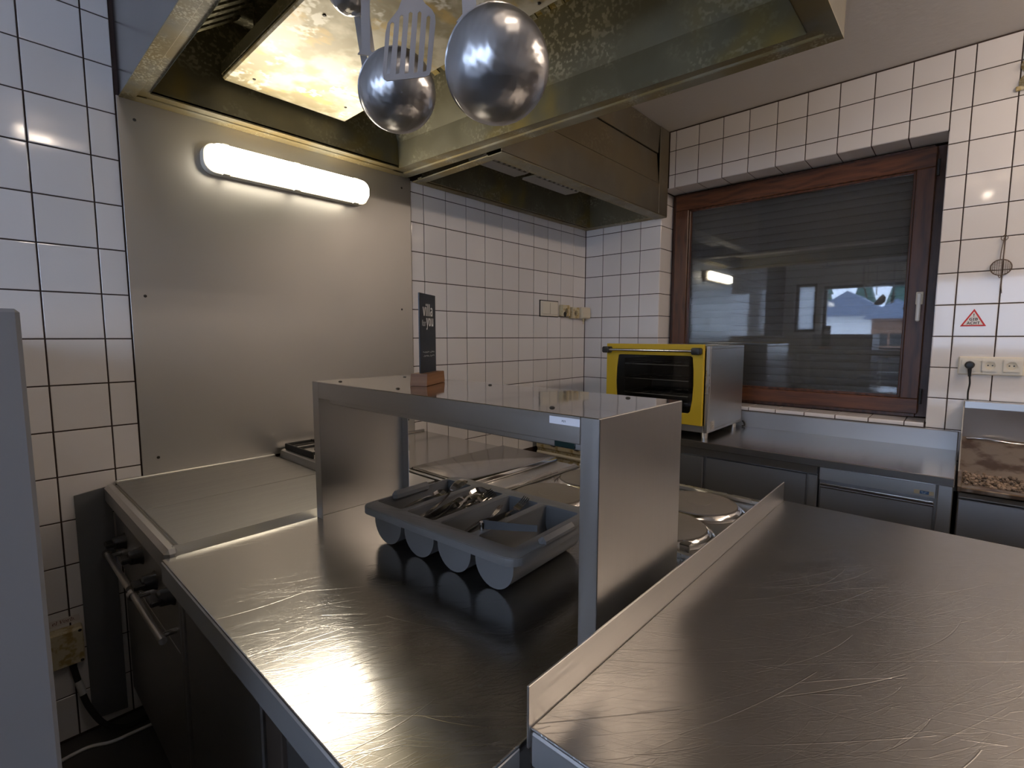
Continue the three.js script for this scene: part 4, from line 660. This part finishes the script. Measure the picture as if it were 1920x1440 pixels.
// ---------------------------------------------------------------- things on the right wall
{
  const ringOf = (u, v, r) => Array.from({ length: 24 }, (_, i) => [u + r * Math.cos(-i * Math.PI / 12), v + r * Math.sin(-i * Math.PI / 12)]);
  const t = thing('wall_socket', 'cream triple wall socket right of the window', 'socket', [-0.01, 1.234, 2.247]);
  part('plate', cb(-0.012, 0.0005, 1.192, 1.277, 2.136, 2.358, 0.005), M.ivory, t);
  for (const z of [2.177, 2.247, 2.317]) {
    const s = part('socket', prism([[z - 0.027, 1.2105], [z + 0.027, 1.2105], [z + 0.027, 1.2645], [z - 0.027, 1.2645]], 'x', -0.0180, -0.0121, [ringOf(z, 1.2375, 0.0185)]), M.ivory, t);
    part('well', cyl([-0.0125, 1.2375, z], [-0.0119, 1.2375, z], 0.0186, 0.0186, 28), M.cream, s);
    for (const k of [-0.0075, 0.0075]) part('contact', cyl([-0.0134, 1.2375, z + k], [-0.0122, 1.2375, z + k], 0.003, 0.003, 10), M.black, s);
  }
  const p = thing('power_plug', 'black plug and cable in the triple socket', 'plug', [-0.03, 1.2375, 2.177]);
  part('head', lathe([[0, 0.036], [0.012, 0.034], [0.0175, 0.026], [0.0178, 0.002], [0, 0.002]], [-0.0175, 1.2375, 2.177], [-1, 0, 0], 24), M.black, p); part('strain_relief', cyl([-0.036, 1.225, 2.178], [-0.034, 1.185, 2.180], 0.008, 0.0055, 12), M.black, p);
  part('cable', tube([[-0.034, 1.19, 2.180], [-0.028, 1.15, 2.183], [-0.016, 1.11, 2.180], [-0.010, 1.074, 2.181], [-0.004, 1.0735, 2.1815]], 0.0035, 24, 8), M.black, p);
  const tri = canvasTex(256, 232, (g, w, h) => {
    g.fillStyle = '#d8322c'; g.fillRect(0, 0, w, h); g.fillStyle = '#efeae6'; g.beginPath(); g.moveTo(w / 2, 34); g.lineTo(w - 30, h - 18); g.lineTo(30, h - 18); g.fill();
    g.fillStyle = '#2c2c30'; g.textAlign = 'center'; g.font = 'bold 56px sans-serif'; g.fillText('!', w / 2, 104); g.font = 'bold 50px sans-serif'; g.fillText('GIB', w / 2, 156); g.fillText('ACHT', w / 2, 206);
  });
  const tg = new THREE.BufferGeometry(); tg.setAttribute('position', new THREE.Float32BufferAttribute([-0.0012, 1.4185, 2.131, -0.0012, 1.4185, 2.2215, -0.0012, 1.4995, 2.1765], 3)); tg.setAttribute('uv', new THREE.Float32BufferAttribute([0, 0, 1, 0, 0.5, 1], 2)); tg.computeVertexNormals();
  solo('warning_sticker', tg, std({ map: tri, roughness: 0.5 }), 'red triangular GIB ACHT sticker on a tile', 'sticker');
  const s = thing('strainer', 'small rusty tea strainer hanging right of the window', 'strainer', [-0.02, 1.56, 2.254]);
  const rust = std({ color: C(0.18, 0.13, 0.10), metalness: 0.6, roughness: 0.5 }), ring = (r, x, y, z, th) => fin(new THREE.TorusGeometry(r, th, 8, 36).rotateY(Math.PI / 2).translate(x, y, z));
  part('hoop', ring(0.035, -0.012, 1.682, 2.252, 0.0022), rust, s);
  part('mesh_bowl', [...Array.from({ length: 9 }, (_, i) => { const k = -0.028 + i * 0.007, r = Math.sqrt(0.034 ** 2 - k * k); return tube(Array.from({ length: 9 }, (_, j) => { const a = Math.PI * j / 8; return [-0.012 - 0.6 * r * Math.sin(a), 1.682 + k, 2.252 - r * Math.cos(a)]; }), 0.0007, 16, 4); }), ...Array.from({ length: 9 }, (_, i) => { const k = -0.028 + i * 0.007, r = Math.sqrt(0.034 ** 2 - k * k); return tube(Array.from({ length: 9 }, (_, j) => { const a = Math.PI * j / 8; return [-0.012 - 0.6 * r * Math.sin(a), 1.682 - r * Math.cos(a), 2.252 + k]; }), 0.0007, 16, 4); })], rust, s);
  part('handle', [tube([[-0.012, 1.716, 2.247], [-0.010, 1.75, 2.248], [-0.008, 1.79, 2.252], [-0.008, 1.815, 2.254]], 0.0016, 16, 6), tube([[-0.012, 1.716, 2.258], [-0.010, 1.75, 2.257], [-0.008, 1.79, 2.256], [-0.008, 1.815, 2.256]], 0.0016, 16, 6), ring(0.011, -0.009, 1.812, 2.255, 0.0014)], rust, s);
  part('rest', [tube([[-0.012, 1.648, 2.244], [-0.012, 1.636, 2.250], [-0.012, 1.647, 2.256]], 0.0016, 16, 6), tube([[-0.012, 1.647, 2.256], [-0.009, 1.60, 2.258], [-0.006, 1.566, 2.262]], 0.0013, 12, 6)], rust, s);
  part('hook', tube([[0.0, 1.826, 2.255], [-0.01, 1.827, 2.255], [-0.013, 1.822, 2.255], [-0.009, 1.8185, 2.255]], 0.0018, 16, 6), rust, s);
  const b = thing('pipe_collar', 'pair of yellowed round collars high on the right wall', 'pipe collar', [-0.01, 2.43, 2.29]);
  for (const [y, z] of [[2.545, 2.292], [2.475, 2.290]]) part('collar', lathe([[0, 0.022], [0.020, 0.022], [0.026, 0.014], [0.036, 0.004], [0.036, 0]], [0.0, y, z], [-1, 0, 0], 24), M.creamOld, b);
  part('saddle', cb(-0.010, 0.0, 2.44, 2.46, 2.245, 2.32, 0.003), M.creamOld, b); part('pipe', cyl([-0.018, 2.44, 2.30], [-0.018, 2.695, 2.30], 0.008, 0.008, 12), M.creamOld, b);
}
// ---------------------------------------------------------------- switches in the corner of the back wall
{
  const t = thing('light_switch', 'framed double light switch in the tiled corner', 'switch', [-0.443, 1.56, 0.01]);
  part('recess', cb(-0.548, -0.338, 1.504, 1.618, 0.0003, 0.002, 0), M.dark, t); part('frame', [cb(-0.540, -0.345, 1.51, 1.612, 0.002, 0.008, 0.003)], M.ivory, t); part('rocker', cb(-0.530, -0.445, 1.522, 1.602, 0.008, 0.014, 0.003), M.ivory, t); part('rocker', cb(-0.442, -0.357, 1.522, 1.602, 0.008, 0.014, 0.003), M.ivory, t);
  for (const [i, x, y] of [[0, -0.285, 1.553], [1, -0.168, 1.541]]) {
    const s = thing('corner_socket', ['grimy single socket beside the double switch', 'single socket left of the corner junction box'][i], 'socket', [x, y, 0.02], 'single sockets in the corner');
    const ho = Array.from({ length: 24 }, (_, k) => [x + 0.02 * Math.cos(-k * Math.PI / 12), y - 0.004 + 0.02 * Math.sin(-k * Math.PI / 12)]);
    part('box', [cb(x - 0.044, x + 0.044, y - 0.040, y + 0.040, 0.0005, 0.026, 0.004), prism([[x - 0.043, y - 0.039], [x + 0.043, y - 0.039], [x + 0.043, y + 0.039], [x - 0.043, y + 0.039]], 'z', 0.026, 0.038, [ho], 0.001)], M.creamOld, s);
    part('well', cyl([x, y - 0.004, 0.0262], [x, y - 0.004, 0.027], 0.02, 0.02, 26), std({ color: C(0.28, 0.23, 0.14), roughness: 0.6 }), s);
    for (const k of [-0.008, 0.008]) part('contact', cyl([x + k, y - 0.004, 0.027], [x + k, y - 0.004, 0.0285], 0.003, 0.003, 8), M.black, s);
    if (!i) part('scorch', lathe([[0, 0.0012], [0.012, 0.001], [0.018, 0]], [x - 0.018, y - 0.026, 0.038], [0, 0, 1], 16), M.dark, s, 'dark scorched patch');
  }
  const j = thing('junction_box', 'cream junction box at the inner wall corner', 'junction box', [-0.06, 1.545, 0.03]);
  part('box', cb(-0.112, -0.004, 1.503, 1.586, 0.0005, 0.050, 0.004), M.cream, j); part('lid', cb(-0.108, -0.008, 1.507, 1.582, 0.050, 0.058, 0.004), M.cream, j); part('gland', [cyl([-0.055, 1.503, 0.026], [-0.055, 1.478, 0.026], 0.011, 0.006, 12), cyl([-0.055, 1.478, 0.026], [-0.056, 1.462, 0.026], 0.004, 0.005, 8)], M.creamOld, j);
}
// ---------------------------------------------------------------- left foreground and the corner by the stove
{
  const f = thing('refrigerator', 'tall blue grey appliance cut off at the left edge', 'refrigerator', [-3.46, 0, 1.1]);
  part('body', cb(-3.76, -3.1415, 0.03, 1.3985, 0.82, 1.38, 0.006), M.fridge, f); part('door', cb(-3.76, -3.1415, 0.05, 1.3985, 1.384, 1.40, 0.004), M.fridge, f); part('handle', [cb(-3.74, -3.72, 0.80, 1.10, 1.425, 1.44, 0.005), cb(-3.738, -3.722, 0.81, 0.83, 1.40, 1.428), cb(-3.738, -3.722, 1.07, 1.09, 1.40, 1.428)], M.white, f);
  part('foot', [[-3.72, 0.86], [-3.72, 1.34], [-3.18, 0.86], [-3.18, 1.34]].map(([x, z]) => cyl([x, 0, z], [x, 0.032, z], 0.018)), M.black, f);
  const cu = thing('cupboard', 'hidden steel cupboard behind the tall appliance, shading the aisle', 'cupboard', [-3.75, 0, 0.45]);
  part('body', cb(-4.3, -3.215, 0.06, 1.38, 0.03, 0.80, 0.004), M.cabinet, cu); part('plinth', cb(-4.25, -3.25, 0, 0.06, 0.05, 0.78), M.cabinet, cu);
  solo('wall_plate', prism([[-2.982, 0.842], [-2.982, 0.06], [-2.972, 0.045], [-2.885, 0.035], [-2.885, 0.856]], 'z', 0.004, 0.010, [], 0.001, 0.3), M.greyPlate, 'dull grey plate on the tiles beside the stove', 'plate');
  const j = thing('junction_box', 'yellowed junction box low on the left tiles', 'junction box', [-3.03, 0.355, 0.02]);
  part('box', cb(-3.085, -2.990, 0.285, 0.405, 0.0005, 0.040, 0.004), M.creamOld, j); part('lid', cb(-3.083, -2.992, 0.287, 0.403, 0.040, 0.046, 0.002), M.creamOld, j);
  for (const [x, y] of [[-2.999, 0.397], [-2.999, 0.293], [-3.076, 0.397], [-3.076, 0.293]]) part('screw', lathe([[0, 0.002], [0.004, 0.0015], [0.005, 0]], [x, y, 0.046], [0, 0, 1], 10), M.screw, j);
  const note = canvasTex(256, 64, (g, w, h) => { g.fillStyle = '#d6cdc6'; g.fillRect(0, 0, w, h); g.fillStyle = '#5a2a22'; g.font = 'italic 44px serif'; g.fillText('el Vorb.', 60, 46); });
  const nt = thing('handwritten_note', 'reddish handwriting on the tile above the low junction box', 'writing', [-3.03, 0.41, 0.001]);
  print('writing', [-3.085, 0.413, 0.0006], [0.092, 0, 0], [0, 0.022, 0], std({ map: note, roughness: 0.2 }), nt);
  const k = thing('power_cable', 'thick black cable from the low junction box to the floor', 'cable', [-3.0, 0.01, 0.1]);
  part('gland', cyl([-3.022, 0.287, 0.022], [-3.020, 0.258, 0.023], 0.011, 0.009, 12), M.black, k);
  part('cable', tube([[-3.020, 0.262, 0.023], [-3.012, 0.21, 0.035], [-2.995, 0.13, 0.055], [-2.96, 0.055, 0.075], [-2.91, 0.018, 0.085], [-2.85, 0.012, 0.08], [-2.79, 0.012, 0.07]], 0.009, 48, 10), M.rubber, k);
  part('tape', cyl([-3.0135, 0.218, 0.033], [-3.004, 0.172, 0.045], 0.0105, 0.0105, 14), std({ color: C(0.55, 0.55, 0.53), roughness: 0.6 }), k, 'pale tape wrapped round the cable');
  solo('white_cable', tube([[-3.3, 0.006, 0.16], [-3.15, 0.006, 0.11], [-3.02, 0.006, 0.085], [-2.95, 0.006, 0.115], [-2.88, 0.006, 0.12], [-2.80, 0.006, 0.125]], 0.0055, 48, 8), M.white, 'thin white cable along the floor at the wall', 'cable');
}
renderer.render(scene, camera);
